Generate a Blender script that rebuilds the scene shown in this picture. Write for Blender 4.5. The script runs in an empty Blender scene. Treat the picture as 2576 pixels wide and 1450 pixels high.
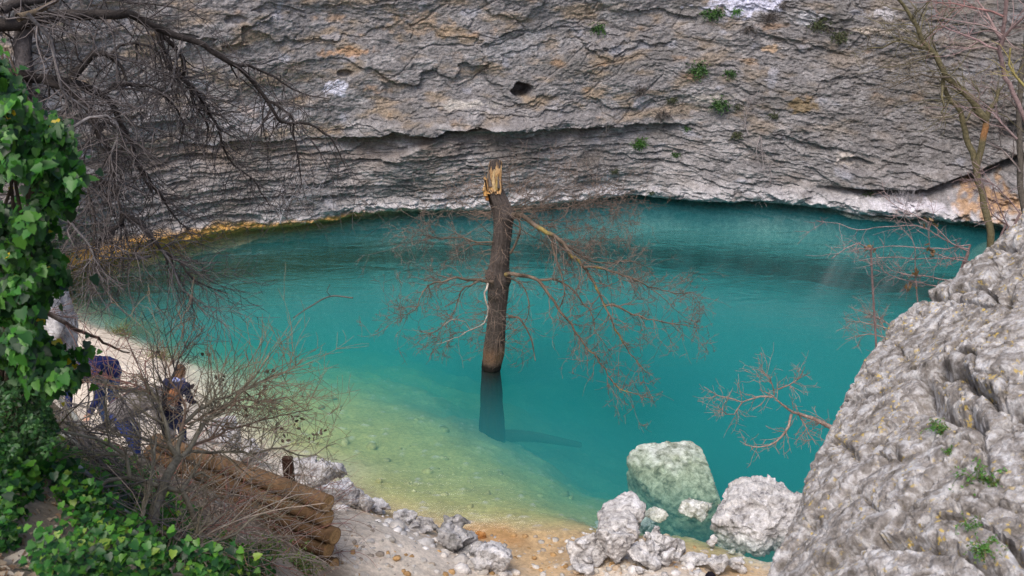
import bpy, bmesh, math, random
import numpy as np
from mathutils import Vector, Matrix
from mathutils.geometry import delaunay_2d_cdt

random.seed(11)
RNG = np.random.default_rng(11)
SC = bpy.context.scene
COL = SC.collection

# ------------------------------------------------------------------ camera, world, sun
CW, CH = 2576.0, 1450.0                 # units in which places are read off the photograph
HFOV = math.radians(56.0)
FPX = CW / 2 / math.tan(HFOV / 2)
PITCH = math.radians(22.0)
CAMZ = 8.0
cam_d = bpy.data.cameras.new('camera')
cam = bpy.data.objects.new('camera', cam_d)
COL.objects.link(cam)
cam.location = (0, 0, CAMZ)
cam.rotation_euler = (math.pi / 2 - PITCH, 0, 0)
cam_d.sensor_width = 36.0
cam_d.lens = 18.0 / math.tan(HFOV / 2)
cam_d.clip_start = 0.05
cam_d.clip_end = 400
cam_d.dof.use_dof = True
cam_d.dof.focus_distance = 19.0
cam_d.dof.aperture_fstop = 6.3
SC.camera = cam

world = bpy.data.worlds.new('World')
SC.world = world
world.use_nodes = True
_nt = world.node_tree
_sky = _nt.nodes.new('ShaderNodeTexSky')
_sky.sky_type = 'NISHITA'
_sky.sun_disc = False
SUN_EL, SUN_ROT = math.radians(58), math.radians(205)
_sky.sun_elevation = SUN_EL
_sky.sun_rotation = SUN_ROT
_sky.air_density = 1.0
_sky.dust_density = 4.0
_sky.ozone_density = 1.0
_bg = _nt.nodes['Background']
_bg.inputs['Strength'].default_value = 0.12
_nt.links.new(_sky.outputs[0], _bg.inputs[0])

sun_d = bpy.data.lights.new('sun', 'SUN')
sun = bpy.data.objects.new('sun', sun_d)
COL.objects.link(sun)
sun_d.energy = 1.3
sun_d.angle = math.radians(35)
sun_d.color = (1.0, 0.95, 0.88)
_dirv = Vector((math.sin(SUN_ROT) * math.cos(SUN_EL), math.cos(SUN_ROT) * math.cos(SUN_EL), math.sin(SUN_EL)))
sun.rotation_euler = (-_dirv).to_track_quat('-Z', 'Y').to_euler()
sun.location = (0, 0, 40)

SC.view_settings.view_transform = 'Standard'
SC.view_settings.look = 'None'
SC.view_settings.exposure = 0.85
SC.view_settings.gamma = 1.0
SC.render.engine = 'CYCLES'
SC.cycles.max_bounces = 8
SC.cycles.diffuse_bounces = 3
SC.cycles.glossy_bounces = 2
SC.cycles.transmission_bounces = 2
SC.cycles.volume_bounces = 2
SC.cycles.transparent_max_bounces = 12
SC.cycles.use_denoising = True
SC.cycles.denoising_prefilter = 'NONE'
SC.cycles.caustics_reflective = False
SC.cycles.caustics_refractive = False

# ------------------------------------------------------------------ geometry helpers
CP, SP = math.cos(PITCH), math.sin(PITCH)


def ray(px, py):
    u = (px - CW / 2) / FPX
    v = (CH / 2 - py) / FPX
    return np.array([u, CP + v * SP, -SP + v * CP])


def P(px, py, z=None, y=None, d=None):
    """the place seen at (px, py) of the photograph, at a given height, depth or distance"""
    r = ray(px, py)
    if z is not None:
        t = (z - CAMZ) / r[2]
    elif y is not None:
        t = y / r[1]
    else:
        t = d / np.linalg.norm(r)
    return np.array([0, 0, CAMZ]) + r * t


def proj(p):
    p = np.asarray(p, float)
    x, y, z = p[..., 0], p[..., 1], p[..., 2] - CAMZ
    dep = y * CP - z * SP
    up = y * SP + z * CP
    return CW / 2 + x / dep * FPX, CH / 2 - up / dep * FPX, dep


def sstep(a, b, x):
    t = np.clip((x - a) / (b - a), 0, 1)
    return t * t * (3 - 2 * t)


# numpy gradient noise
_perm = RNG.permutation(256)
_perm = np.concatenate([_perm, _perm, _perm]).astype(np.int64)
_grad = RNG.normal(size=(256, 3))
_grad /= np.linalg.norm(_grad, axis=1)[:, None]


def noise3(x, y, z):
    x, y, z = np.broadcast_arrays(np.asarray(x, float), np.asarray(y, float), np.asarray(z, float))
    xi, yi, zi = np.floor(x).astype(np.int64), np.floor(y).astype(np.int64), np.floor(z).astype(np.int64)
    xf, yf, zf = x - xi, y - yi, z - zi
    u, v, w = [t * t * t * (t * (t * 6 - 15) + 10) for t in (xf, yf, zf)]
    xi &= 255
    yi &= 255
    zi &= 255
    res = 0
    for dx in (0, 1):
        wx = u if dx else 1 - u
        a = _perm[xi + dx]
        for dy in (0, 1):
            wy = v if dy else 1 - v
            b = _perm[a + yi + dy]
            for dz in (0, 1):
                wz = w if dz else 1 - w
                g = _grad[_perm[b + zi + dz] & 255]
                res = res + wx * wy * wz * (g[..., 0] * (xf - dx) + g[..., 1] * (yf - dy) + g[..., 2] * (zf - dz))
    return res * 1.5


def fbm(x, y, z, octv=4, gain=0.5, lac=2.03):
    s, a = 0, 1.0
    for i in range(octv):
        s = s + a * noise3(x + i * 17.3, y - i * 9.1, z + i * 5.7)
        x, y, z = x * lac, y * lac, z * lac
        a *= gain
    return s


def hash1(i, k=0):
    i = np.asarray(i).astype(np.int64)
    return _perm[(_perm[(i + 37 * k) & 255] + (i >> 8)) & 255] / 255.0


def worley(x, y, z):
    """distance to nearest and second nearest jittered lattice points, and the id of the nearest"""
    xi, yi, zi = np.floor(x).astype(np.int64), np.floor(y).astype(np.int64), np.floor(z).astype(np.int64)
    f1 = np.full(x.shape, 9.0)
    f2 = np.full(x.shape, 9.0)
    cid = np.zeros(x.shape)
    for dx in (-1, 0, 1):
        for dy in (-1, 0, 1):
            for dz in (-1, 0, 1):
                a, b, c = xi + dx, yi + dy, zi + dz
                h = _perm[_perm[_perm[a & 255] + (b & 255)] + (c & 255)]
                jx, jy, jz = h / 255.0, _perm[h + 1] / 255.0, _perm[h + 2] / 255.0
                d = np.sqrt((a + jx - x) ** 2 + (b + jy - y) ** 2 + (c + jz - z) ** 2)
                nearer = d < f1
                f2 = np.where(nearer, f1, np.minimum(f2, d))
                cid = np.where(nearer, h / 255.0, cid)
                f1 = np.where(nearer, d, f1)
    return f1, f2, cid


def facets(q, freq, seed):
    """broken faces: offset and tilt of the nearest jittered cell, and distance to its border"""
    x = q * freq + seed * 3.7
    xi = np.floor(x).astype(np.int64)
    f1 = np.full(len(x), 9.0)
    f2 = np.full(len(x), 9.0)
    cid = np.zeros(len(x), np.int64)
    dl = np.zeros_like(x)
    for dx in (-1, 0, 1):
        for dy in (-1, 0, 1):
            for dz in (-1, 0, 1):
                a, b, c = xi[:, 0] + dx, xi[:, 1] + dy, xi[:, 2] + dz
                h = _perm[_perm[_perm[a & 255] + (b & 255)] + (c & 255)]
                e = x - np.stack([a + h / 255.0, b + _perm[h + 1] / 255.0, c + _perm[h + 2] / 255.0], -1)
                d = np.sqrt((e * e).sum(1))
                nearer = d < f1
                f2 = np.where(nearer, f1, np.minimum(f2, d))
                f1 = np.where(nearer, d, f1)
                cid = np.where(nearer, h, cid)
                dl[nearer] = e[nearer]
    return cid / 255.0 - 0.5, (dl * _grad[(cid * 7 + 3) & 255]).sum(1), f2 - f1


def plates(s, z, ws, hs, k, amp, tilt, rag=0.12):
    """overlapping stone plates: every plate has its own reach and leans out towards its lower edge"""
    x = s / ws + rag * 2 * noise3(s / ws * 3.1, z / hs * 3.1, k * 7.7) + rag * 0.6 * noise3(s / ws * 8, z / hs * 8, k * 3.1)
    y = z / hs + rag * 0.9 * noise3(s / ws * 2.7, z / hs * 2.7, k * 5.3 + 9) + rag * 0.8 * noise3(s / ws * 7, z / hs * 7, k * 2.3)
    xi, yi = np.floor(x).astype(np.int64), np.floor(y).astype(np.int64)
    f1 = np.full(x.shape, 9.0)
    cid = np.zeros(x.shape)
    cid2 = np.zeros(x.shape)
    ddx = np.zeros(x.shape)
    ddy = np.zeros(x.shape)
    for dx in (-1, 0, 1):
        for dy in (-1, 0, 1):
            a, b = xi + dx, yi + dy
            h = _perm[_perm[(a + 31 * k) & 255] + (b & 255)]
            jx, jy = h / 255.0, _perm[h + 1] / 255.0
            ex, ey = x - (a + jx), y - (b + jy)
            d = ex * ex + ey * ey
            nearer = d < f1
            f1 = np.where(nearer, d, f1)
            cid = np.where(nearer, _perm[h + 2] / 255.0, cid)
            cid2 = np.where(nearer, _perm[h + 3] / 255.0, cid2)
            ddx = np.where(nearer, ex, ddx)
            ddy = np.where(nearer, ey, ddy)
    return amp * (cid - 0.5) - tilt * hs * ddy * (0.4 + cid2) + tilt * 0.35 * ws * ddx * (cid2 - 0.5)


# ------------------------------------------------------------------ object helpers
def link(name, me, mat=None, parent=None, smooth=False):
    ob = bpy.data.objects.new(name, me)
    COL.objects.link(ob)
    if mat is not None:
        for m in (mat if isinstance(mat, (list, tuple)) else [mat]):
            me.materials.append(m)
    if smooth:
        me.polygons.foreach_set('use_smooth', np.ones(len(me.polygons), bool))
    if parent is not None:
        ob.parent = parent
        ob.matrix_parent_inverse = Matrix.Translation(-Vector(parent.location))
    return ob


def tag(ob, label=None, cat=None, group=None, kind=None):
    if label:
        ob['label'] = label
    if cat:
        ob['category'] = cat
    if group:
        ob['group'] = group
    if kind:
        ob['kind'] = kind
    return ob


def thing(name, loc, label, cat, group=None):
    e = bpy.data.objects.new(name, None)
    e.location = Vector([float(c) for c in loc])
    e.empty_display_size = 0.2
    COL.objects.link(e)
    return tag(e, label, cat, group)


def mesh_np(name, verts, faces, cols=None, colname='Col'):
    """faces: an (n,3) or (n,4) array, or a list of such arrays"""
    me = bpy.data.meshes.new(name)
    verts = np.asarray(verts, np.float32)
    if not isinstance(faces, list):
        faces = [faces]
    faces = [np.asarray(f, np.int32) for f in faces if len(f)]
    nl = sum(f.size for f in faces)
    npoly = sum(len(f) for f in faces)
    me.vertices.add(len(verts))
    me.vertices.foreach_set('co', verts.ravel())
    me.loops.add(nl)
    me.loops.foreach_set('vertex_index', np.concatenate([f.ravel() for f in faces]))
    me.polygons.add(npoly)
    tot = np.concatenate([np.full(len(f), f.shape[1], np.int32) for f in faces])
    st = np.concatenate([[0], np.cumsum(tot)[:-1]]).astype(np.int32)
    me.polygons.foreach_set('loop_start', st)
    me.polygons.foreach_set('loop_total', tot)
    me.update(calc_edges=True)
    if cols is not None:
        set_col(me, cols, colname)
    return me


def set_col(me, cols, colname='Col'):
    at = me.color_attributes.new(colname, 'FLOAT_COLOR', 'POINT')
    c = np.ones((len(me.vertices), 4), np.float32)
    c[:, :3] = cols
    at.data.foreach_set('color', c.ravel())


def grid_faces(nr, nc, wrap=False):
    r = np.arange(nr - 1)[:, None]
    c = np.arange(nc if wrap else nc - 1)[None, :]
    c2 = (c + 1) % nc
    return np.stack([r * nc + c, r * nc + c2, (r + 1) * nc + c2, (r + 1) * nc + c], -1).reshape(-1, 4)


def get_co(me):
    a = np.empty(len(me.vertices) * 3, np.float32)
    me.vertices.foreach_get('co', a)
    return a.reshape(-1, 3).astype(float)


def set_co(me, a):
    me.vertices.foreach_set('co', np.asarray(a, np.float32).ravel())
    me.update()


def get_no(me):
    a = np.empty(len(me.vertices) * 3, np.float32)
    me.vertex_normals.foreach_get('vector', a)
    return a.reshape(-1, 3).astype(float)


def remeshed(me, voxel, smooth_it=0):
    """voxel-fused copy of a mesh (one continuous surface)"""
    ob = bpy.data.objects.new('tmp', me)
    COL.objects.link(ob)
    m = ob.modifiers.new('r', 'REMESH')
    m.mode = 'VOXEL'
    m.voxel_size = voxel
    if smooth_it:
        s = ob.modifiers.new('s', 'SMOOTH')
        s.iterations = smooth_it
        s.factor = 0.5
    dg = bpy.context.evaluated_depsgraph_get()
    out = bpy.data.meshes.new_from_object(ob.evaluated_get(dg))
    bpy.data.objects.remove(ob)
    bpy.data.meshes.remove(me)
    return out


class Tubes:
    """collects polylines with radii and builds them as one mesh of tapered tubes"""

    def __init__(self):
        self.v, self.f, self.c, self.n = [], [], [], 0

    def add(self, pts, rad, sides=5, col=(1, 1, 1), cap=False):
        pts = np.asarray(pts, float)
        n = len(pts)
        rad = np.broadcast_to(np.asarray(rad, float), (n,))
        t = np.empty_like(pts)
        t[1:-1] = pts[2:] - pts[:-2]
        t[0] = pts[1] - pts[0]
        t[-1] = pts[-1] - pts[-2]
        t /= np.linalg.norm(t, axis=1)[:, None] + 1e-9
        ref = np.array([0.13, 0.31, 0.94]) if abs(t[0, 2]) < 0.9 else np.array([0.95, 0.2, 0.1])
        a = np.cross(t, ref)
        a /= np.linalg.norm(a, axis=1)[:, None] + 1e-9
        b = np.cross(t, a)
        th = np.arange(sides) / sides * 2 * math.pi
        ring = a[:, None, :] * np.cos(th)[None, :, None] + b[:, None, :] * np.sin(th)[None, :, None]
        v = pts[:, None, :] + ring * rad[:, None, None]
        self.v.append(v.reshape(-1, 3))
        self.f.append(grid_faces(n, sides, True) + self.n)
        col = np.asarray(col, float)
        if col.ndim == 1:
            self.c.append(np.broadcast_to(col, (n * sides, 3)))
        else:
            self.c.append(np.repeat(col, sides, axis=0))
        self.n += n * sides

    def build(self, name, mat, parent=None, smooth=True):
        me = mesh_np(name, np.concatenate(self.v), np.concatenate(self.f), np.concatenate(self.c))
        return link(name, me, mat, parent, smooth)


def resample(pts, step):
    """Catmull-Rom through the points at about the given step"""
    pts = np.asarray(pts, float)
    q = np.vstack([2 * pts[0] - pts[1], pts, 2 * pts[-1] - pts[-2]])
    out = []
    for i in range(1, len(q) - 2):
        n = max(1, int(np.linalg.norm(q[i + 1, :3] - q[i, :3]) / step))
        for k in range(n):
            t = k / n
            out.append(0.5 * ((2 * q[i]) + (-q[i - 1] + q[i + 1]) * t + (2 * q[i - 1] - 5 * q[i] + 4 * q[i + 1] - q[i + 2]) * t * t
                              + (-q[i - 1] + 3 * q[i] - 3 * q[i + 1] + q[i + 2]) * t ** 3))
    out.append(q[-2])
    return np.array(out)


def unit(v):
    return v / (np.linalg.norm(v) + 1e-9)


def wander(p, d, length, droop, wob, n):
    pts = [np.array(p, float)]
    d = unit(np.array(d, float))
    for i in range(n):
        d = unit(d + RNG.normal(size=3) * wob + np.array([0, 0, -droop]))
        pts.append(pts[-1] + d * length / n)
    return np.array(pts)


def twigs(tb, path, rad, count, length, droop=0.05, spread=1.0, level=1, col=None, wob=0.16, sides=3, t0=0.1, up=0.0, minr=0.002):
    """side shoots along a branch, each with its own finer shoots"""
    n = len(path)
    for k in range(count):
        i = int((t0 + (1 - t0) * random.random()) * (n - 1))
        i = min(max(i, 0), n - 2)
        tan = unit(path[i + 1] - path[i])
        side = unit(np.cross(tan, RNG.normal(size=3)))
        d = unit(tan * random.uniform(0.25, 0.9) + side * spread * random.uniform(0.4, 1.0) + np.array([0, 0, up]))
        L = length * random.uniform(0.35, 1.0)
        r0 = max(minr, min(rad[i] * 0.5, 0.0035 * L / 0.5 + minr))
        m = max(4, int(L / 0.09))
        q = wander(path[i], d, L, droop, wob, m)
        rr = np.linspace(r0, minr * 0.7, m + 1)
        tb.add(q, rr, sides, col if col is not None else (1, 1, 1))
        if level > 0:
            twigs(tb, q, rr, random.randint(2, 4), L * 0.55, droop, spread, level - 1, col, wob, sides, 0.2, up, minr)


# ------------------------------------------------------------------ materials
class NT:
    def __init__(self, name):
        self.m = bpy.data.materials.new(name)
        self.m.use_nodes = True
        self.t = self.m.node_tree
        self.t.nodes.clear()
        self.out = self.t.nodes.new('ShaderNodeOutputMaterial')

    def n(self, kind, **kw):
        nd = self.t.nodes.new(kind)
        for k, v in kw.items():
            setattr(nd, k, v)
        return nd

    def l(self, a, b):
        self.t.links.new(a, b)

    def noise(self, scale, detail=4, rough=0.6, vec=None, dist=0.0):
        nd = self.n('ShaderNodeTexNoise')
        nd.inputs['Scale'].default_value = scale
        nd.inputs['Detail'].default_value = detail
        nd.inputs['Roughness'].default_value = rough
        nd.inputs['Distortion'].default_value = dist
        if vec is not None:
            self.l(vec, nd.inputs['Vector'])
        return nd.outputs['Fac']

    def pos(self, sx=1, sy=1, sz=1):
        g = self.n('ShaderNodeNewGeometry')
        mp = self.n('ShaderNodeMapping')
        mp.inputs['Scale'].default_value = (sx, sy, sz)
        self.l(g.outputs['Position'], mp.inputs['Vector'])
        return mp.outputs['Vector']

    def ramp(self, fac, stops):
        r = self.n('ShaderNodeValToRGB')
        el = r.color_ramp.elements
        while len(el) < len(stops):
            el.new(0.5)
        for e, (p, c) in zip(el, stops):
            e.position = p
            e.color = (*c, 1) if len(c) == 3 else c
        self.l(fac, r.inputs['Fac'])
        return r.outputs['Color']

    def mix(self, fac, a, b, blend='MIX'):
        m = self.n('ShaderNodeMix', data_type='RGBA', blend_type=blend)
        for s, val in ((m.inputs[0], fac), (m.inputs[6], a), (m.inputs[7], b)):
            if isinstance(val, (int, float)):
                s.default_value = val
            elif isinstance(val, tuple):
                s.default_value = (*val, 1)
            else:
                self.l(val, s)
        return m.outputs[2]

    def attr(self, name='Col'):
        return self.n('ShaderNodeAttribute', attribute_name=name).outputs['Color']

    def bump(self, h, strength, dist):
        b = self.n('ShaderNodeBump')
        b.inputs['Strength'].default_value = strength
        b.inputs['Distance'].default_value = dist
        self.l(h, b.inputs['Height'])
        return b.outputs['Normal']

    def principled(self, col, rough=0.9, spec=0.3, normal=None):
        p = self.n('ShaderNodeBsdfPrincipled')
        if isinstance(col, tuple):
            p.inputs['Base Color'].default_value = (*col, 1)
        else:
            self.l(col, p.inputs['Base Color'])
        p.inputs['Roughness'].default_value = rough
        p.inputs['Specular IOR Level'].default_value = spec
        if normal is not None:
            self.l(normal, p.inputs['Normal'])
        self.l(p.outputs[0], self.out.inputs['Surface'])
        return p


def mat_cliff():
    t = NT('cliff_limestone')
    v = t.pos()
    sp = t.ramp(t.noise(9, 6, 0.7, v), [(0.30, (0.62, 0.61, 0.60)), (0.50, (0.96, 0.95, 0.95)), (0.72, (1.38, 1.37, 1.37))])
    c = t.mix(1.0, t.attr(), sp, 'MULTIPLY')
    sp2 = t.ramp(t.noise(34, 3, 0.7, v), [(0.33, (0.70, 0.69, 0.70)), (0.5, (1, 1, 1)), (0.70, (1.36, 1.35, 1.34))])
    c = t.mix(1.0, c, sp2, 'MULTIPLY')
    h = t.noise(11, 7, 0.72, t.pos(1, 1, 2.2))
    t.principled(c, 0.92, 0.2, t.bump(h, 0.55, 0.12))
    return t.m


def mat_attr(name, scale=12, lo=0.7, hi=1.3, rough=0.9, spec=0.2, bs=0.4, bd=0.02, bscale=40):
    t = NT(name)
    v = t.pos()
    sp = t.ramp(t.noise(scale, 5, 0.65, v), [(0.3, (lo,) * 3), (0.7, (hi,) * 3)])
    c = t.mix(1.0, t.attr(), sp, 'MULTIPLY')
    t.principled(c, rough, spec, t.bump(t.noise(bscale, 5, 0.7, v), bs, bd))
    return t.m


def mat_rock(name, dark, mid, light, scale, lichen=None, bump=0.7, algae_dim=False):
    """weathered limestone: pale worn crests, grey pitted hollows, optional yellow lichen spots"""
    t = NT(name)
    v = t.pos()
    c = t.ramp(t.noise(scale, 8, 0.68, v, 0.4), [(0.33, dark), (0.47, mid), (0.62, light), (0.8, tuple(min(1, x * 1.12) for x in light))])
    big = t.ramp(t.noise(scale * 0.22, 4, 0.6, v), [(0.35, (0.82, 0.80, 0.78)), (0.65, (1.1, 1.1, 1.12))])
    c = t.mix(1.0, c, big, 'MULTIPLY')
    fine = t.ramp(t.noise(scale * 7, 4, 0.7, v), [(0.3, (0.8, 0.8, 0.8)), (0.7, (1.18, 1.18, 1.18))])
    c = t.mix(1.0, c, fine, 'MULTIPLY')
    if lichen:
        a = t.ramp(t.noise(scale * 2.6, 3, 0.55, v), [(0.60, (0, 0, 0)), (0.65, (0.85, 0.85, 0.85))])
        b = t.ramp(t.noise(scale * 0.3, 2, 0.5, t.pos(1.3, 1, 1)), [(0.42, (0, 0, 0)), (0.58, (0.9, 0.9, 0.9))])
        m = t.n('ShaderNodeMath', operation='MULTIPLY')
        t.l(a, m.inputs[0])
        t.l(b, m.inputs[1])
        c = t.mix(m.outputs[0], c, lichen)
    if algae_dim:  # algae, plus the green dimming of deeper water put into the colour by height
        g = t.n('ShaderNodeSeparateXYZ')
        t.l(v, g.inputs[0])
        ad = t.n('ShaderNodeMath', operation='MULTIPLY_ADD')
        t.l(t.noise(3.0, 4, 0.6, v), ad.inputs[0])
        ad.inputs[1].default_value = 0.5
        t.l(g.outputs[2], ad.inputs[2])
        c = t.mix(t.ramp(ad.outputs[0], [(0.0, (1, 1, 1)), (0.22, (0, 0, 0))]), c, t.mix(1.0, c, (0.62, 0.66, 0.52), 'MULTIPLY'))
    h = t.noise(scale * 2.5, 8, 0.72, v)
    t.principled(c, 0.9, 0.2, t.bump(h, bump, 0.30 / scale))
    return t.m


def mat_leaf(name, rough=0.42):
    t = NT(name)
    c = t.attr()
    p = t.principled(c, rough, 0.4)
    tr = t.n('ShaderNodeBsdfTranslucent')
    br = t.mix(1.0, c, (1.1, 1.25, 0.6), 'MULTIPLY')
    t.l(br, tr.inputs['Color'])
    mx = t.n('ShaderNodeMixShader')
    mx.inputs[0].default_value = 0.28
    t.l(p.outputs[0], mx.inputs[1])
    t.l(tr.outputs[0], mx.inputs[2])
    t.l(mx.outputs[0], t.out.inputs['Surface'])
    return t.m


def mat_water():
    t = NT('spring_water')
    v = t.pos(1, 2.2, 1)
    big = t.noise(0.55, 3, 0.5, v, 1.2)
    small = t.noise(3.2, 3, 0.55, t.pos(1, 2.6, 1), 0.8)
    add = t.n('ShaderNodeMath', operation='MULTIPLY_ADD')
    t.l(small, add.inputs[0])
    add.inputs[1].default_value = 0.30
    t.l(big, add.inputs[2])
    fine = t.noise(11, 3, 0.6, t.pos(1, 2.2, 1), 0.4)
    add2 = t.n('ShaderNodeMath', operation='MULTIPLY_ADD')
    t.l(fine, add2.inputs[0])
    add2.inputs[1].default_value = 0.10
    t.l(add.outputs[0], add2.inputs[2])
    nrm = t.bump(add2.outputs[0], 0.22, 0.12)
    fr = t.n('ShaderNodeFresnel')
    fr.inputs['IOR'].default_value = 1.30
    t.l(nrm, fr.inputs['Normal'])
    gl = t.n('ShaderNodeBsdfGlossy')
    gl.inputs['Roughness'].default_value = 0.09
    t.l(nrm, gl.inputs['Normal'])
    tr = t.n('ShaderNodeBsdfTransparent')
    mx = t.n('ShaderNodeMixShader')
    geo = t.n('ShaderNodeNewGeometry')
    inv = t.n('ShaderNodeMath', operation='SUBTRACT')
    inv.inputs[0].default_value = 1.0
    t.l(geo.outputs['Backfacing'], inv.inputs[1])
    mul = t.n('ShaderNodeMath', operation='MULTIPLY')
    t.l(fr.outputs[0], mul.inputs[0])
    t.l(inv.outputs[0], mul.inputs[1])
    t.l(mul.outputs[0], mx.inputs[0])
    t.l(tr.outputs[0], mx.inputs[1])
    t.l(gl.outputs[0], mx.inputs[2])
    t.l(mx.outputs[0], t.out.inputs['Surface'])
    vs = t.n('ShaderNodeVolumeScatter')
    vs.inputs['Color'].default_value = (0.055, 0.47, 0.57, 1)
    vs.inputs['Density'].default_value = 0.27
    vs.inputs['Anisotropy'].default_value = 0.0
    va = t.n('ShaderNodeVolumeAbsorption')
    va.inputs['Color'].default_value = (0.10, 0.70, 0.68, 1)
    va.inputs['Density'].default_value = 0.38
    ad = t.n('ShaderNodeAddShader')
    t.l(vs.outputs[0], ad.inputs[0])
    t.l(va.outputs[0], ad.inputs[1])
    t.l(ad.outputs[0], t.out.inputs['Volume'])
    return t.m


M_CLIFF = mat_cliff()
M_GROUND = mat_attr('sandy_ground', 16, 0.72, 1.25, 0.95, 0.15, 0.5, 0.03, 60)
M_ROCK = mat_rock('white_limestone', (0.18, 0.175, 0.18), (0.48, 0.47, 0.475), (0.74, 0.73, 0.74), 9)
M_ROCK_GREY = mat_rock('grey_limestone', (0.10, 0.10, 0.095), (0.30, 0.295, 0.29), (0.60, 0.59, 0.60), 5)
M_ROCK_SUB = mat_rock('algae_dim_limestone', (0.12, 0.12, 0.08), (0.42, 0.43, 0.38), (0.78, 0.79, 0.77), 8, algae_dim=True)
M_OUTCROP = mat_rock('lichen_limestone', (0.10, 0.088, 0.075), (0.235, 0.215, 0.20), (0.49, 0.48, 0.48), 15, (0.50, 0.36, 0.09), bump=0.5)
M_ORANGE_ROCK = mat_rock('orange_stone', (0.30, 0.13, 0.04), (0.50, 0.24, 0.08), (0.62, 0.38, 0.18), 7)
M_BARK = mat_attr('bark', 30, 0.6, 1.4, 0.9, 0.15, 0.6, 0.02, 60)
M_TWIG = mat_attr('twig_bark', 25, 0.7, 1.35, 0.8, 0.25, 0.2, 0.004, 90)
M_WOOD = mat_attr('torn_wood', 18, 0.7, 1.3, 0.8, 0.2, 0.5, 0.02, 40)
M_LEAF = mat_leaf('ivy_leaf')
M_GRASS = mat_leaf('grass_blade', 0.6)
M_WATER = mat_water()
M_CLOTH = mat_attr('cloth', 40, 0.85, 1.15, 0.9, 0.1, 0.3, 0.01, 30)
M_SKIN = mat_attr('skin', 20, 0.93, 1.07, 0.6, 0.3, 0.1, 0.003, 60)

# ------------------------------------------------------------------ the ground: slope, path, beach and pool bed in one sheet
PATH, ORANGE, BED, DEEP, SOIL, GRAVEL = ((0.68, 0.60, 0.51), (0.52, 0.36, 0.20), (0.39, 0.37, 0.145),
                                         (0.28, 0.32, 0.24), (0.22, 0.175, 0.125), (0.58, 0.53, 0.48))
GP = []          # x, y, z, r, g, b


def gz(lst, z, c):
    for px, py in lst:
        GP.append((*P(px, py, z=z), *c))


def gd(lst, c):
    for px, py, d in lst:
        GP.append((*P(px, py, d=d), *c))


# water line
gz([(150, 790), (300, 845)], 0, PATH)
gz([(430, 905), (480, 975), (540, 1050), (620, 1120), (740, 1185), (850, 1245)], 0.0, PATH)
gz([(960, 1300), (1080, 1325), (1200, 1335), (1350, 1340), (1450, 1345), (1520, 1340), (1640, 1355), (1800, 1420), (1930, 1430)], 0.0, ORANGE)
gz([(720, 1110), (900, 1215), (1100, 1280), (1350, 1300), (1770, 1375)], -0.17, BED)
gz([(620, 1040), (780, 1060), (1000, 1180), (1200, 1230), (1350, 1270), (1720, 1335)], -0.5, BED)
gz([(540, 935), (700, 965), (950, 1020), (1130, 1090), (1250, 1180), (1440, 1290), (1620, 1310)], -0.85, BED)
gz([(500, 880), (800, 920), (1050, 955), (1190, 1030), (1340, 1165), (1680, 1295), (1600, 1285)], -2.3, BED)
gz([(450, 830), (600, 850), (1000, 890), (1230, 970), (1500, 1120), (1560, 1250), (1880, 1330)], -3.4, DEEP)
gz([(560, 740), (1000, 780), (1600, 900), (2000, 1120), (1900, 1270)], -6, DEEP)
gz([(700, 660), (1300, 600), (1700, 580), (2200, 640), (2000, 800)], -8, DEEP)
gz([(240, 760)], -0.6, BED)
gz([(330, 720)], -2, DEEP)
gz([(185, 730)], -0.6, BED)
# path along the left shore and in front of the log wall
gz([(220, 870), (300, 900), (380, 940)], 0.35, PATH)
gz([(200, 920), (290, 990), (430, 1010), (500, 1080)], 0.55, PATH)
gz([(330, 1080), (440, 1110), (560, 1120), (640, 1170), (347, 1172), (300, 1150), (395, 1168)], 0.72, PATH)
gz([(262, 1100), (228, 1050)], 0.6, PATH)
gz([(720, 1200)], 0.55, PATH)
gz([(880, 1300), (960, 1330), (900, 1370), (870, 1430)], 1.0, PATH)
gz([(1060, 1400), (1000, 1440)], 0.85, PATH)
gz([(1120, 1380), (1180, 1430), (1220, 1470)], 0.55, GRAVEL)
gz([(1010, 1325)], 0.5, GRAVEL)
gz([(1150, 1365), (1300, 1380), (1400, 1400)], 0.1, ORANGE)
gz([(1300, 1440), (1420, 1450)], 0.3, ORANGE)
gz([(1600, 1400), (1680, 1440), (1560, 1460)], 0.35, GRAVEL)
gz([(1830, 1450), (1920, 1470)], 0.1, ORANGE)
gz([(1000, 1650), (1400, 1650), (1800, 1650)], 0.9, PATH)
# slope on the left, foot of the log wall
gz([(810, 1395), (840, 1450)], 1.15, SOIL)
gz([(700, 1345), (560, 1250), (420, 1180)], 1.15, SOIL)
gd([(0, 1450, 3.6), (200, 1450, 4.2), (400, 1450, 5.4), (600, 1450, 7.6),
    (0, 1250, 4.6), (200, 1250, 5.5), (400, 1300, 7.2), (550, 1320, 9.0),
    (0, 1050, 5.8), (150, 1090, 7.0), (300, 1215, 8.3), (60, 940, 7.6), (150, 1060, 8.0), (-300, 1250, 4.6), (-300, 950, 6.0)], SOIL)
for p in [(-12, 12, 3.4), (-13, 17, 1.8), (-10.4, 15.0, 0.7), (-14, 20, 0.6), (-20, 16, 4), (-25, 5, 9), (-60, 20, 20), (-60, -60, 16),
          (0, 0, 6.3), (-2, 1.0, 6.3), (0, 2.0, 5.7), (1, 4, 4.2), (0, 6.0, 1.6), (3, 1.5, 6.0), (-3, -1, 6.6), (0, -4, 6.8), (60, -60, 14), (0, -60, 10),
          (8, -2, 7.2), (25, 0, 12)]:
    GP.append((*p, *SOIL))
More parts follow.
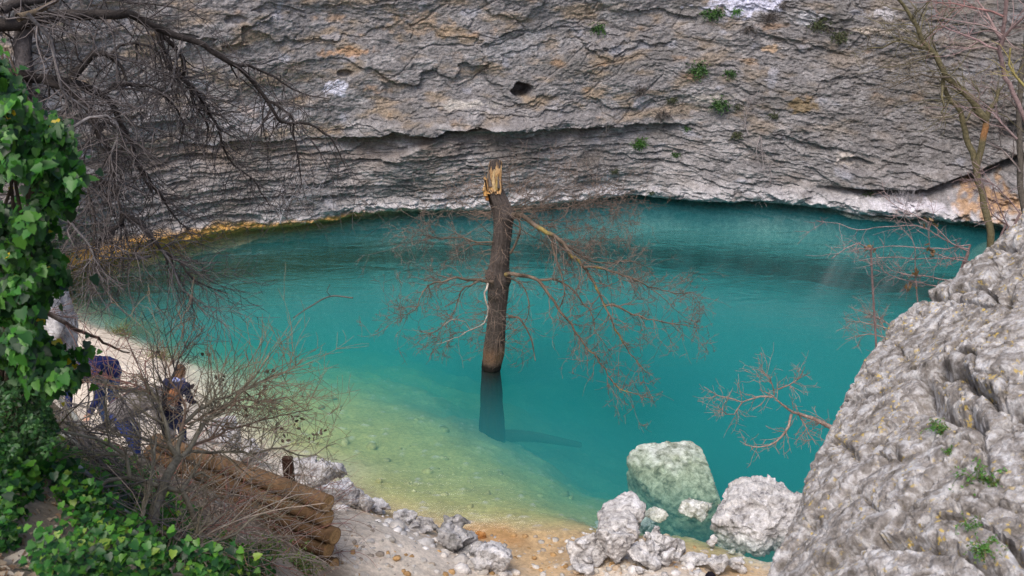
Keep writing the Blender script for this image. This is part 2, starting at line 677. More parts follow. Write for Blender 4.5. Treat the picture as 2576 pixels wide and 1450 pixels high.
# right bank behind the big outcrop
for p in [(3.0, 9.5, 0.0), (3.6, 10.2, 0.0), (5.6, 12, 0.0), (8.6, 17, 0.0), (10.6, 21, 0.0), (12.4, 24.6, 0.0)]:
    GP.append((*p, *GRAVEL))
for p in [(4.4, 9.0, 1.2), (6.6, 11.4, 2.4), (9.4, 15.5, 1.6), (12.0, 20.5, 1.2), (13.2, 23.2, 0.7), (9, 10, 4.2), (13, 15, 4.0), (16, 20, 3.5), (5, 5, 4.5), (8, 6, 5.2),
          (60, 20, 20)]:
    GP.append((*p, 0.34, 0.24, 0.15))
for p in [(2.0, 12.3, -1.5), (4.4, 13, -3.5), (7.4, 18, -4.0), (9.2, 22, -5), (11, 25, -6)]:
    GP.append((*p, *DEEP))
# bed round the drowned trunk, falling away to the right
for p in [(-0.36, 15.9, -1.10), (1.0, 15.7, -2.3), (0.6, 17.0, -2.6), (-1.2, 16.8, -1.5)]:
    GP.append((*p, *DEEP))
# under the cliff
for p in [(-24, 24, -6), (-14.5, 24, -5), (-60, 60, -9), (60, 60, -9), (0, 30, -9), (0, 60, -9), (14, 28, -8), (20, 26, -6)]:
    GP.append((*p, *DEEP))
GP = np.array(GP)


def tri_interp(pts, vals, X, Y):
    co, _e, tris, *_ = delaunay_2d_cdt([Vector((float(a), float(b))) for a, b in pts], [], [], 0, 1e-5)
    co = np.array([[c.x, c.y] for c in co])
    idx = np.array([np.argmin(((pts - c) ** 2).sum(1)) for c in co])
    vv = vals[idx]
    out = np.zeros(X.shape + (vals.shape[1],))
    for t in tris:
        a, b, c = co[list(t)]
        m = ((X >= min(a[0], b[0], c[0])) & (X <= max(a[0], b[0], c[0])) & (Y >= min(a[1], b[1], c[1])) & (Y <= max(a[1], b[1], c[1])))
        if not m.any():
            continue
        x, y = X[m], Y[m]
        den = (b[1] - c[1]) * (a[0] - c[0]) + (c[0] - b[0]) * (a[1] - c[1])
        if abs(den) < 1e-12:
            continue
        w0 = ((b[1] - c[1]) * (x - c[0]) + (c[0] - b[0]) * (y - c[1])) / den
        w1 = ((c[1] - a[1]) * (x - c[0]) + (a[0] - c[0]) * (y - c[1])) / den
        w2 = 1 - w0 - w1
        inside = (w0 >= -1e-6) & (w1 >= -1e-6) & (w2 >= -1e-6)
        val = w0[:, None] * vv[t[0]] + w1[:, None] * vv[t[1]] + w2[:, None] * vv[t[2]]
        cur = out[m]
        cur[inside] = val[inside]
        out[m] = cur
    return out


def gblur(a, s):
    r = int(3 * s) + 1
    k = np.exp(-0.5 * (np.arange(-r, r + 1) / s) ** 2)
    k /= k.sum()
    for ax in (0, 1):
        pad = [(0, 0)] * a.ndim
        pad[ax] = (r, r)
        b = np.pad(a, pad, mode='edge')
        a = sum(k[i] * (b[i:i + a.shape[0]] if ax == 0 else b[:, i:i + a.shape[1]]) for i in range(2 * r + 1))
    return a


GS = 0.06
gx = np.concatenate([np.linspace(-58, -16.3, 18), np.arange(-16, 16, GS), np.linspace(16.3, 58, 18)])
gy = np.concatenate([np.linspace(-58, -2.3, 18), np.arange(-2, 28, GS), np.linspace(28.3, 58, 12)])
GX, GY = np.meshgrid(gx, gy)
_g = tri_interp(GP[:, :2], GP[:, 2:], GX, GY)
_gs = gblur(_g, 4.0)
_w = sstep(-0.3, -1.2, _g[..., :1])
_g = _gs * (1 - _w) + gblur(_g, 9.0) * _w
GZ = _g[..., 0]
land = sstep(-0.4, 0.5, GZ)
GZ = GZ + fbm(GX * 0.9, GY * 0.9, 3.1, 4) * (0.03 + 0.10 * sstep(1.2, 3.0, GZ) + 0.16 * sstep(-0.4, -2.5, GZ)) \
    + fbm(GX * 5, GY * 5, 1.7, 3) * 0.018
_f1, _f2, _id = worley(GX * 5.5, GY * 5.5, np.zeros_like(GX) + 0.5)
_st = np.clip(0.42 - _f1, 0, 1) * (_id > 0.62)                 # cobbles bedded in the sand
GZ = GZ + _st * 0.13
gc = _g[..., 1:4].copy()
gc *= (1 + 0.22 * fbm(GX * 1.7, GY * 1.7, 8.0, 4))[..., None]
_peb = (np.clip(0.30 - _f1, 0, 1) * (_id > 0.70) * 6)[..., None].clip(0, 0.8)
gc = gc * (1 - _peb) + np.array([0.52, 0.50, 0.46]) * _peb
_stain = sstep(0.05, 0.6, fbm(GX * 0.8, GY * 0.8, 21.0, 3)) * sstep(0.35, 0.05, np.abs(GZ - 0.02)) * sstep(1.5, 3.0, GX + 4)
gc = gc * (1 - 0.5 * _stain[..., None]) + np.array([0.47, 0.22, 0.06]) * 0.5 * _stain[..., None]
gc = np.clip(gc, 0.02, 0.8)
ground = link('ground', mesh_np('ground', np.stack([GX, GY, GZ], -1).reshape(-1, 3), grid_faces(len(gy), len(gx)), gc.reshape(-1, 3)), M_GROUND, smooth=True)
tag(ground, kind='structure')


def ground_z(x, y):
    i = np.clip(np.searchsorted(gx, x), 1, len(gx) - 1)
    j = np.clip(np.searchsorted(gy, y), 1, len(gy) - 1)
    return float(GZ[j, i])


def on_ground(px, py, lo=3.0, hi=40.0):
    """first place where the sight line through (px, py) meets the ground"""
    r = unit(ray(px, py))
    for d in np.arange(lo, hi, 0.04):
        p = np.array([0, 0, CAMZ]) + r * d
        if p[2] < ground_z(p[0], p[1]):
            return p
    return p


# ------------------------------------------------------------------ water
wx, wy = (-15.5, 15.5), (7.5, 29.0)
_wv = [(wx[0], wy[0], 0), (wx[1], wy[0], 0), (wx[1], wy[1], 0), (wx[0], wy[1], 0),
       (wx[0], wy[0], -10.5), (wx[1], wy[0], -10.5), (wx[1], wy[1], -10.5), (wx[0], wy[1], -10.5)]
_wf = [(0, 1, 2, 3), (7, 6, 5, 4), (0, 4, 5, 1), (1, 5, 6, 2), (2, 6, 7, 3), (3, 7, 4, 0)]
water = link('water', mesh_np('water', _wv, np.array(_wf)), M_WATER)
tag(water, kind='structure')

# ------------------------------------------------------------------ the cliff
base_px = [(110, 712), (170, 690), (270, 662), (400, 628), (520, 603), (640, 586), (780, 568), (900, 551), (1000, 546), (1150, 538), (1300, 528),
           (1450, 516), (1640, 507), (1800, 512), (1950, 520), (2100, 527), (2250, 534), (2400, 541)]
bpts = [np.array([-21.0, 9.0]), np.array([-18.5, 13.5]), np.array([-15.0, 18.3])] + [P(a, b, z=0)[:2] for a, b in base_px]
bpts += [np.array([13.6, 24.2]), np.array([16.5, 22.2]), np.array([19.5, 18.0]), np.array([21, 12])]
bpts = np.array(bpts)
_seg = np.concatenate([[0], np.cumsum(np.linalg.norm(np.diff(bpts, axis=0), axis=1))])
CS = np.arange(0, _seg[-1], 0.024)
_dense = resample(np.c_[bpts, _seg], 0.05)
bx, by = np.interp(CS, _dense[:, 2], _dense[:, 0]), np.interp(CS, _dense[:, 2], _dense[:, 1])
_k = 60
_kx = np.convolve(np.pad(bx, _k, mode='edge'), np.ones(2 * _k + 1) / (2 * _k + 1), 'valid')
_ky = np.convolve(np.pad(by, _k, mode='edge'), np.ones(2 * _k + 1) / (2 * _k + 1), 'valid')
nx_, ny_ = np.gradient(_ky), -np.gradient(_kx)          # towards the pool
_nl = np.hypot(nx_, ny_)
nx_, ny_ = nx_ / _nl, ny_ / _nl
CZ = np.concatenate([np.linspace(-9, -0.5, 24), np.arange(-0.45, 7.2, 0.0165), np.linspace(7.3, 15, 70)])
S_, Z_ = np.meshgrid(CS, CZ)
s_cam0 = np.interp(-10.0, bx[(by > 18)], CS[(by > 18)])
s_cam1 = np.interp(11.5, bx[(by > 18)], CS[(by > 18)])
S01 = (S_ - s_cam0) / (s_cam1 - s_cam0)
lean = 0.02 + 0.30 * sstep(0.45, 0.95, S01)
back = np.where(Z_ > 0, Z_ * lean, Z_ * 0.15) + 0.05 * np.clip(Z_ - 3, 0, None) ** 1.3


def cliff_xyz(off):
    o = off - back
    return np.stack([bx[None, :] + nx_[None, :] * o, by[None, :] + ny_[None, :] * o, Z_], -1)


_b = cliff_xyz(0 * Z_)
_bpx, _bpy, _ = proj(_b)


def sz(px, py):
    """place on the cliff (arc length, height) seen at a point of the photograph"""
    i = np.argmin((_bpx - px) ** 2 + (_bpy - py) ** 2)
    return S_.ravel()[i], Z_.ravel()[i]


def line_sz(pts):
    a = np.array([sz(*p) for p in pts])
    return a[np.argsort(a[:, 0])]


# bedding coordinate: gently folded, dips a little towards the right
wx_ = fbm(S_ * 0.16, Z_ * 0.30, 2.0, 3) * 0.55
wz_ = fbm(S_ * 0.7, Z_ * 1.1, 7.0, 4) * 0.20
ledge = line_sz([(190, 368), (400, 368), (600, 362), (760, 352), (900, 345), (1000, 335), (1150, 322), (1300, 325), (1480, 318), (1600, 312), (1900, 335), (2200, 350)])
zl = np.interp(CS, ledge[:, 0], ledge[:, 1])[None, :] + 0.14 * fbm(CS * 0.9, 0 * CS, 0 * CS + 4.0, 4)[None, :] + 0.10 * (hash1(np.floor(CS * 1.1 + 0.4 * noise3(CS * 1.7, 0, 0)), 9) - 0.5)[None, :]
upper = sstep(-0.15, 0.25, Z_ - zl)                      # 1 above the big ledge: scalloped massive rock; 0 below: thin beds
right = sstep(0.60, 0.85, S01)
thin = 1 - upper * (1 - 0.55 * right)


def shingle(zz, thick, k, jag, fr):
    """beds that jut out along their lower edge; each bed has its own reach, broken along its length"""
    q = zz / thick
    i = np.floor(q)
    f = q - i
    prof = (1 - f) ** 1.4
    reach = hash1(i + 500, k) * 0.55 + 0.75 * np.clip(noise3(S_ * fr + hash1(i + 500, k + 3) * 50, i * 7.7, k * 3.3) + 0.28, 0, 1.2)
    blk = noise3(np.round((S_ * fr * 2.2 + hash1(i + 500, k + 5) * 9) * 1.0) * 3.7, i * 5.1, k * 1.9)
    return prof * reach + jag * blk


zz1 = Z_ + wx_ * 0.5 + wz_ * 0.6 + 0.02 * S_
zz2 = Z_ + wx_ * 0.9 + wz_ * 1.3 + 0.05 * S_ * (S01 > 2)
d = np.zeros_like(Z_)
# broad swell
d += fbm(S_ * 0.22, Z_ * 0.35, 12.0, 3) * 0.34
# thin beds: a stack of ragged flat plates
zz3 = Z_ + wx_ * 0.45 + wz_ * 0.25 + 0.03 * S_ + 0.16 * sstep(0.66, 0.80, S01) * (S_ - s_cam0 - 0.68 * (s_cam1 - s_cam0))
d_thin = shingle(zz1, 0.42, 1, 0.10, 0.45) * 0.06 + plates(S_, zz3, 1.5, 0.22, 3, 0.15, 0.30, 0.09) + plates(S_, zz3, 0.55, 0.085, 5, 0.075, 0.42, 0.09) + plates(S_, zz3, 0.2, 0.042, 7, 0.035, 0.45, 0.09)
# massive rock above: broad slanting flakes, smooth in places
wq = fbm(S_ * 0.45, Z_ * 0.8, 31.0, 4)
zq = Z_ + 0.40 * wq + 0.05 * S_
rgh = sstep(-0.45, 0.35, fbm(S_ * 0.35, Z_ * 0.6, 52.0, 3)) * (0.5 + 0.5 * sstep(0.2, 0.5, S01))
d_mass = plates(S_, zq, 2.2, 0.85, 11, 0.10, 0.13, 0.2) + rgh * plates(S_, zq, 0.8, 0.26, 13, 0.055, 0.18, 0.22) \
    + rgh * plates(S_, zq, 0.30, 0.11, 17, 0.024, 0.22, 0.22) + (0.4 + 0.6 * rgh) * plates(S_, zq, 0.13, 0.06, 19, 0.012, 0.2, 0.22)
_cf1, _cf2, _cid = worley(S_ * 0.7 + 0.5 * wq, Z_ * 1.3 + 0.7 * wq, 0 * Z_ + 3.5)
d_mass += -0.09 * np.exp(-((_cf2 - _cf1) / 0.040) ** 2) * (_cid > 0.62) + 0.05 * (_cid - 0.5)
d += d_thin * thin * (0.75 - 0.25 * right) + d_mass * (1 - thin * 0.7) * 0.68
d += fbm(S_ * 2.6, Z_ * 4.5, 4.0, 5, 0.6) * 0.035 + fbm(S_ * 11, Z_ * 17, 14.0, 3, 0.6) * 0.022 + right * fbm(S_ * 4.5, Z_ * 8, 24.0, 5, 0.65) * 0.045
# the big ledge: jutting beam with a hollow under it
amp = np.interp(S01[0], [-0.2, 0.0, 0.18, 0.33, 0.40, 0.55, 0.66, 0.78, 0.95], [0.14, 0.17, 0.19, 0.24, 0.32, 0.22, 0.18, 0.04, 0.0])[None, :]
below = zl - Z_
hollow = np.where(below > 0, np.exp(-np.clip(below - 0.30, 0, None) / 0.35), 0)
d -= amp * hollow * np.clip(0.7 + 1.3 * noise3(S_ * 0.5, 1.0, 2.0), 0.1, 1.6)
beam = np.where(below <= 0, np.exp(-((-below) / 0.42) ** 2), 0) * np.interp(S01[0], [0.28, 0.34, 0.6, 0.72], [0, 1, 1, 0])[None, :]
d += 0.34 * beam * (0.8 + 0.6 * noise3(S_ * 1.3, 3.0, 1.0))
# sloping roof under the hollow (the diagonal edge)
dg_ = line_sz([(960, 400), (1050, 368), (1130, 338), (1240, 312)])
zdg = np.interp(CS, dg_[:, 0], dg_[:, 1], left=dg_[0, 1] - 0.1, right=dg_[-1, 1])[None, :]
d += 0.30 * sstep(0.10, -0.05, Z_ - zdg) * np.interp(S01[0], [0.30, 0.36, 0.50, 0.56], [0, 1, 1, 0])[None, :] * np.exp(-np.clip(zdg - Z_, 0, None) / 0.7)
# pale worn shelf at the waterline and the notch under it
shelf = np.exp(-((Z_ - 0.30) / 0.22) ** 2) * np.interp(S01[0], [0.0, 0.2, 0.36, 0.55, 0.62, 0.80, 1.0], [0.15, 0.18, 0.32, 0.28, 0.25, 0.28, 0.55])[None, :]
d += shelf * (0.75 + 0.6 * noise3(S_ * 1.5, 0.0, 6.0) + 0.5 * fbm(S_ * 3.2, Z_ * 6, 2.0, 4))
notch = sstep(0.20, -0.05, Z_ + 0.07 * noise3(S_ * 1.6, 0, 0)) * np.interp(S01[0], [0.1, 0.25, 0.5, 0.62, 0.74, 0.85], [0.12, 0.38, 0.35, 0.6, 0.6, 0.25])[None, :]
d -= notch
# small cave
cs0, cz0 = sz(1314, 228)
rr = np.sqrt(((S_ - cs0) / 0.31) ** 2 + ((Z_ - cz0) / 0.20) ** 2) + 0.25 * noise3(S_ * 4, Z_ * 4, 2)
d -= 0.80 * sstep(1.0, 0.86, rr)
for px, py, w_, h_, dp in [(868, 186, 0.20, 0.10, 0.20), (590, 50, 0.30, 0.12, 0.12), (2420, 455, 0.5, 0.10, 0.3), (2560, 330, 0.5, 0.35, 0.4), (2150, 410, 0.5, 0.2, 0.2)]:
    a_, b_ = sz(px, py)
    rr = np.sqrt(((S_ - a_) / w_) ** 2 + ((Z_ - b_) / h_) ** 2) + 0.3 * noise3(S_ * 3, Z_ * 4, 5)
    d -= dp * sstep(1.05, 0.75, rr)
# big leaning slab on the right with the slot under it
sl = line_sz([(2180, 470), (2320, 470), (2400, 445), (2470, 425), (2576, 380)])
zs = np.interp(CS, sl[:, 0], sl[:, 1])[None, :]
wsl = np.interp(S01[0], [0.86, 0.92, 1.1, 1.2], [0, 1, 1, 0])[None, :]
d += 0.45 * wsl * sstep(-0.06, 0.06, Z_ - zs) * np.exp(-np.clip(Z_ - zs, 0, None) / 1.6)
d -= 0.25 * wsl * np.exp(-((Z_ - zs + 0.10) / 0.10) ** 2)
# talus shelf below it
d += wsl * 0.9 * sstep(0.0, -0.9, Z_ - zs) * sstep(0.0, 0.2, Z_ + 0.3)
d = np.where(Z_ < -0.6, d * 0.3 - 0.3 - 0.35 * (Z_ + 0.6), d)

# colour of the stone: grey weathered skin, tan where it has flaked, white worn foot, stains
grey = np.array([0.225, 0.215, 0.212])
dark = np.array([0.135, 0.128, 0.115])
tan = np.array([0.30, 0.235, 0.165])
pale = np.array([0.38, 0.365, 0.36])
white = np.array([0.60, 0.59, 0.60])
ochre = np.array([0.56, 0.32, 0.09])


def lay(c, col, w_):
    w_ = np.clip(w_, 0, 1)[..., None]
    return c * (1 - w_) + col * w_


n1 = fbm(S_ * 0.5, Z_ * 0.9, 61, 5)
n2 = fbm(S_ * 1.6, Z_ * 3.0, 71, 4)
n3 = fbm(S_ * 0.9, Z_ * 2.2, 81, 4)
cc = np.broadcast_to(grey, Z_.shape + (3,)).copy()
cc = lay(cc, pale, sstep(0.05, 0.65, n2 + 0.3 * thin) * 0.75)
cc = lay(cc, dark, sstep(0.1, 0.7, -n1 + 0.25 * n2) * 0.55)
cc = lay(cc, tan, sstep(-0.05, 0.6, n3) * (0.62 * upper * (1 - 0.5 * right) + 0.18))
cc = lay(cc, np.array([0.43, 0.26, 0.13]), sstep(0.42, 0.95, fbm(S_ * 1.1, Z_ * 2.2, 95, 5)) * upper * 0.5)
cc = lay(cc, np.array([0.40, 0.41, 0.46]), sstep(0.45, 0.8, fbm(S_ * 1.4, Z_ * 2.0, 99, 4)) * 0.5)
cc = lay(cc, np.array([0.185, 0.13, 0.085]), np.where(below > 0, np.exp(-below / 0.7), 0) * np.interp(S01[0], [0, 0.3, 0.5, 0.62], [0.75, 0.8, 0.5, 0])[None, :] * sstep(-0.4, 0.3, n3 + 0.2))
cc = lay(cc, white, np.exp(-((Z_ - 0.28) / 0.24) ** 2) * np.interp(S01[0], [0.1, 0.3, 0.42, 0.55, 0.6, 0.8, 0.95], [0.2, 0.55, 0.95, 0.80, 0.6, 0.55, 0.65])[None, :] * sstep(-0.5, 0.2, n2 + 0.15))
cc = lay(cc, ochre, sstep(0.30 + 0.30 * sstep(0.3, 0.0, S01), 0.16 + 0.26 * sstep(0.3, 0.0, S01), Z_ + 0.10 * n2) * np.interp(S01[0], [-0.1, 0.0, 0.28, 0.36, 0.45], [1, 1, 0.95, 0.5, 0])[None, :])
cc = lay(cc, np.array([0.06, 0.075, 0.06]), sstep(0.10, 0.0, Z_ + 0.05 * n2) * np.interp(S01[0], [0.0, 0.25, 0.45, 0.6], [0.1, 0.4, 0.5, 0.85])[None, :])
for px, py, w_, h_, cl, k_ in [(845, 222, 0.32, 0.20, (0.62, 0.63, 0.72), 1), (1870, 12, 1.0, 0.30, (0.66, 0.67, 0.80), 1), (2030, 45, 0.5, 0.2, (0.5, 0.5, 0.52), 1),
                               (1945, 125, 0.30, 0.10, (0.50, 0.36, 0.24), 1), (2200, 75, 0.9, 0.10, (0.60, 0.52, 0.43), 1), (2225, 30, 0.35, 0.14, (0.70, 0.68, 0.70), 1),
                               (2122, 397, 0.22, 0.22, (0.62, 0.56, 0.50), 1), (2015, 265, 0.5, 0.2, (0.24, 0.18, 0.10), 1), (1160, 265, 0.9, 0.12, (0.50, 0.47, 0.42), 0.8),
                               (1300, 118, 1.1, 0.3, (0.36, 0.36, 0.37), 0.6), (2500, 490, 0.9, 0.45, (0.46, 0.28, 0.14), 0.85), (870, 130, 0.7, 0.12, (0.50, 0.31, 0.18), 0.8),
                               (1060, 70, 0.9, 0.3, (0.40, 0.29, 0.19), 0.6), (1540, 30, 0.4, 0.5, (0.36, 0.35, 0.34), 0.6), (1780, 250, 0.8, 0.15, (0.40, 0.37, 0.33), 0.8),
                               (640, 300, 1.3, 0.4, (0.40, 0.39, 0.41), 0.6), (330, 270, 1.5, 0.6, (0.30, 0.285, 0.28), 0.5), (2280, 500, 0.9, 0.12, (0.62, 0.60, 0.64), 0.9)]:
    a_, b_ = sz(px, py)
    rr = np.sqrt(((S_ - a_) / w_) ** 2 + ((Z_ - b_) / h_) ** 2) + 0.8 * noise3(S_ * 2.5, Z_ * 3.5, 15) + 0.6 * noise3(S_ * 7, Z_ * 9, 25)
    cc = lay(cc, np.array(cl), sstep(1.15, 0.55, rr) * k_ * 0.9)
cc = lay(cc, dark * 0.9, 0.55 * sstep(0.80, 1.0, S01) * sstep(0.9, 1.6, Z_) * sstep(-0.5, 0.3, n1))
cc = lay(cc, np.array([0.40, 0.42, 0.40]), sstep(-0.15, -0.6, Z_))
cc *= (1 + 0.16 * fbm(S_ * 6, Z_ * 9, 44, 4))[..., None]
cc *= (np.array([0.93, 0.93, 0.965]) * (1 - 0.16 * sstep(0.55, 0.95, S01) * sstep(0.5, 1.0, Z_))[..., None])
cc = np.clip(cc, 0.02, 0.85)
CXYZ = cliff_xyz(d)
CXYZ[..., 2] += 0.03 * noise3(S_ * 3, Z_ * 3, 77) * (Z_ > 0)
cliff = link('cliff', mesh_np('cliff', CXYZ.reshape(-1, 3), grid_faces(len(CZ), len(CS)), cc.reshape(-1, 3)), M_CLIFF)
tag(cliff, kind='structure')
_cpx, _cpy, _cdep = proj(CXYZ)


def on_cliff(px, py):
    q = (_cpx - px) ** 2 + (_cpy - py) ** 2
    m = np.where(q < max(9.0, q.min() * 1.2), _cdep, 1e9)
    i = np.argmin(m)
    return CXYZ.reshape(-1, 3)[i], np.array([nx_[i % len(CS)], ny_[i % len(CS)], 0])

# ------------------------------------------------------------------ rocks


def rock_mesh(pts, voxel, amp, seed, crack=0.0, csc=1.2, pit=0.0, smooth_it=1, fine=0):
    bm = bmesh.new()
    for grp in (pts if isinstance(pts, list) else [pts]):
        vs = [bm.verts.new([float(c) for c in p]) for p in grp]
        bmesh.ops.convex_hull(bm, input=vs)
    for v in [v for v in bm.verts if not v.link_faces]:
        bm.verts.remove(v)
    bmesh.ops.recalc_face_normals(bm, faces=bm.faces[:])
    me = bpy.data.meshes.new('rock')
    bm.to_mesh(me)
    bm.free()
    me = remeshed(me, voxel, smooth_it)
    co, no = get_co(me), get_no(me)
    size = np.ptp(co, axis=0).mean()
    f = 2.2 / size
    q = co + seed * 13.7
    d = fbm(q[:, 0] * f, q[:, 1] * f, q[:, 2] * f, 6, 0.6) * amp * size * 0.6
    qw = q + 0.10 / f * np.stack([noise3(*(q * f * 3).T), noise3(*(q * f * 3 + 9).T), noise3(*(q * f * 3 + 19).T)], -1)
    for lv, (ff, aa) in enumerate(((1.3, 1.0), (3.2, 0.5), (7.5, 0.22))):
        o_, t_, e_ = facets(qw, f * ff, seed + lv)
        d += (0.45 * o_ + 0.75 * t_) * amp * size * aa
    if crack:
        w = q + 0.25 / csc * np.stack([noise3(*(q * csc * 1.5).T), noise3(*(q * csc * 1.5 + 9).T), noise3(*(q * csc * 1.5 + 19).T)], -1)
        f1, f2, cid = worley(w[:, 0] * csc, w[:, 1] * csc, w[:, 2] * csc * 1.3)
        d -= crack * np.exp(-((f2 - f1) / 0.05) ** 2) * (0.3 + cid) * sstep(-0.15, 0.25, noise3(*(q * csc * 0.8 + 31).T))
        d += (cid - 0.5) * crack * 0.9
    if fine:
        d = fbm(q[:, 0] * 0.8, q[:, 1] * 0.8, q[:, 2] * 0.8, 4, 0.5) * 0.05
        qw = q + 0.05 * np.stack([noise3(*(q * 4).T), noise3(*(q * 4 + 9).T), noise3(*(q * 4 + 19).T)], -1)
        for ff, aa, cr in ((1.25, 0.070, 0.10), (3.1, 0.030, 0.045), (8.5, 0.0085, 0.012), (22, 0.005, 0.005)):
            o_, t_, e_ = facets(qw, ff, ff)
            d += (0.5 * o_ + 0.32 * t_) * aa - cr * np.exp(-(e_ / (0.014 + 0.010 * ff)) ** 2) * (o_ > -0.15)
    if fine:
        d += fbm(q[:, 0] * 9, q[:, 1] * 9, q[:, 2] * 9, 4, 0.65) * 0.007 - 0.022 * sstep(0.35, 0.65, noise3(q[:, 0] * 16, q[:, 1] * 16, q[:, 2] * 16))
    if pit:
        d -= pit * sstep(0.25, 0.6, fbm(q[:, 0] * 5, q[:, 1] * 5, q[:, 2] * 7, 3))
    set_co(me, co + no * d[:, None])
    return me


def rock_outline(name, label, outl, z0, dy, mat, voxel=0.03, amp=0.07, seed=1, group=None, cat='rock', thick=0.4, crack=0.0, pit=0.0, sink=0.25):
    """a rock whose silhouette is given; its lower edge stands at height z0, its top lies dy metres farther back"""
    o = np.array(outl, float)
    cx, yb, yt = o[:, 0].mean(), o[:, 1].max(), o[:, 1].min()
    base = P(cx, yb, z=z0)
    pts = []
    for px, py in o:
        t = (yb - py) / (yb - yt)
        pts.append(P(px, py, y=base[1] + dy * t))
    pts = np.array(pts)
    c = pts.mean(0)
    vw = unit(c - np.array([0, 0, CAMZ]))
    front = c + (pts - c) * 0.55 - vw * thick * 0.5
    bk = c + (pts - c) * 0.75 + np.array([0, 1, 0]) * thick
    low = pts.copy()
    low[:, 2] = z0 - sink
    low[:, 1] += thick * 0.3
    me = rock_mesh(np.vstack([pts, front, bk, c + (low - c) * [0.8, 0.8, 1]]), voxel, amp, seed, crack, pit=pit)
    ob = link(name, me, mat, smooth=True)
    return tag(ob, label, cat, group)


def rock_box(name, label, box, mat, seed, z=None, group=None, cat='rock', voxel=None, amp=0.10, flat=1.0, npt=10, sink=0.25, grow=1.15):
    """an angular rock filling a box of the photograph, bedded in the ground under it"""
    x0, y0, x1, y1 = box
    rg = np.random.default_rng(seed)
    g = on_ground((x0 + x1) / 2, y0 * 0.25 + y1 * 0.75) if z is None else P((x0 + x1) / 2, y0 * 0.25 + y1 * 0.75, z=z)
    _, _, dep = proj(g)
    w = (x1 - x0) / FPX * dep / 2 * grow
    h = (y1 - y0) / FPX * dep / 2 * grow * 1.1
    u = rg.normal(size=(npt, 3))
    u /= np.linalg.norm(u, axis=1)[:, None]
    u *= rg.uniform(0.85, 1.1, size=(npt, 1))
    u = u * np.array([w, max(w * 0.75, h * 0.7), h * flat])
    c = g + np.array([0, 0.15 * w, h * (1 - sink * 1.2)])
    grp = [c + u]
    for k in range(4):
        o = rg.normal(size=3)
        o /= np.linalg.norm(o)
        o[2] = abs(o[2]) * 0.8
        v = rg.normal(size=(8, 3))
        v /= np.linalg.norm(v, axis=1)[:, None]
        ax = np.array([w, max(w * 0.75, h * 0.7), h * flat])
        grp.append(c + o * ax * 0.48 + v * ax * rg.uniform(0.35, 0.55))
    me = rock_mesh(grp, voxel or max(0.009, w / 30), amp * 0.75, seed * 0.37, smooth_it=0)
    return tag(link(name, me, mat, smooth=True), label, cat, group)


def L4(pts):      # coordinates read in the close view of the lower right
    return [(1383.6 + x * 0.2685, 1132 + y * 0.2685) for x, y in pts]


def B4(x0, y0, x1, y1):
    return (*L4([(x0, y0)])[0], *L4([(x1, y1)])[0])


# the big outcrop close on the right
_o = []
for px, py, d_ in [(2760, 380, 6.6), (2576, 556, 6.2), (2500, 612, 6.1), (2420, 690, 6.0), (2330, 745, 5.85), (2230, 815, 5.7), (2160, 915, 5.4), (2095, 1020, 5.1),
                   (2045, 1140, 4.9), (2015, 1245, 4.7), (1965, 1345, 4.5), (1925, 1430, 4.3), (1860, 1600, 4.0), (1850, 1800, 3.6),
                   (2250, 1200, 4.55), (2420, 1000, 4.85), (2300, 1450, 4.0), (2576, 1200, 4.3), (2576, 900, 5.05), (2576, 1450, 3.65), (2600, 1700, 3.2), (3000, 1300, 3.9), (3300, 800, 4.9),
                   (3300, 300, 6.5), (2200, 1700, 3.2)]:
    _o.append(P(px, py, d=d_))
_o = np.array(_o)
_far = _o[:13] + np.array([0.7, 0.9, -1.0])
_low = np.array([[1.6, 3.6, 3.0], [2.2, 5.5, 2.2], [5.0, 7.0, 3.5], [6.5, 5.0, 4.0], [4.5, 2.0, 4.0]])
outcrop = link('rock_outcrop', rock_mesh(np.vstack([_o, _far, _low]), 0.0095, 0.020, 3.0, pit=0.014, fine=1, smooth_it=0), M_OUTCROP)
tag(outcrop, 'huge grey limestone outcrop with yellow lichen spots filling the near right corner', 'rock outcrop')

# the block under water
_s = [P(1600, 1106, z=-0.02), P(1640, 1096, z=0.02), P(1738, 1094, z=0.02), P(1765, 1112, z=-0.02), P(1579, 1140, z=-0.10), P(1777, 1150, z=-0.12), P(1790, 1200, z=-0.22),
      P(1818, 1245, z=-0.38), P(1828, 1275, z=-0.58), P(1780, 1296, z=-0.70), P(1705, 1285, z=-0.70), P(1655, 1240, z=-0.48), P(1610, 1190, z=-0.28), P(1680, 1150, z=-0.02), P(1720, 1210, z=-0.26)]
_s = np.array(_s) - [0, 0, 0.10]
_sb = _s * [1, 1, 0] + np.array([0.15, 0.5, 0]) + np.stack([0 * _s[:, 0], 0 * _s[:, 0], _s[:, 2] - 2.4], -1)
tag(link('submerged_boulder', rock_mesh(np.vstack([_s, _sb]), 0.025, 0.022, 7.0, pit=0.03), M_ROCK_SUB, smooth=True),
    'large pale block of stone lying just under the turquoise water', 'boulder')

tag(rock_outline('boulder', '', L4([(1500, 650), (1650, 500), (1700, 390), (1770, 370), (1900, 345), (2020, 320), (2200, 330), (2340, 390), (2400, 560), (2300, 800), (2160, 880), (1950, 930),
                                    (1830, 850), (1700, 770), (1530, 700)]), -0.15, 0.75, M_ROCK, 0.014, 0.070, 5, thick=0.35, pit=0.05),
    'rough white and grey boulder at the water edge against the big outcrop', 'boulder')

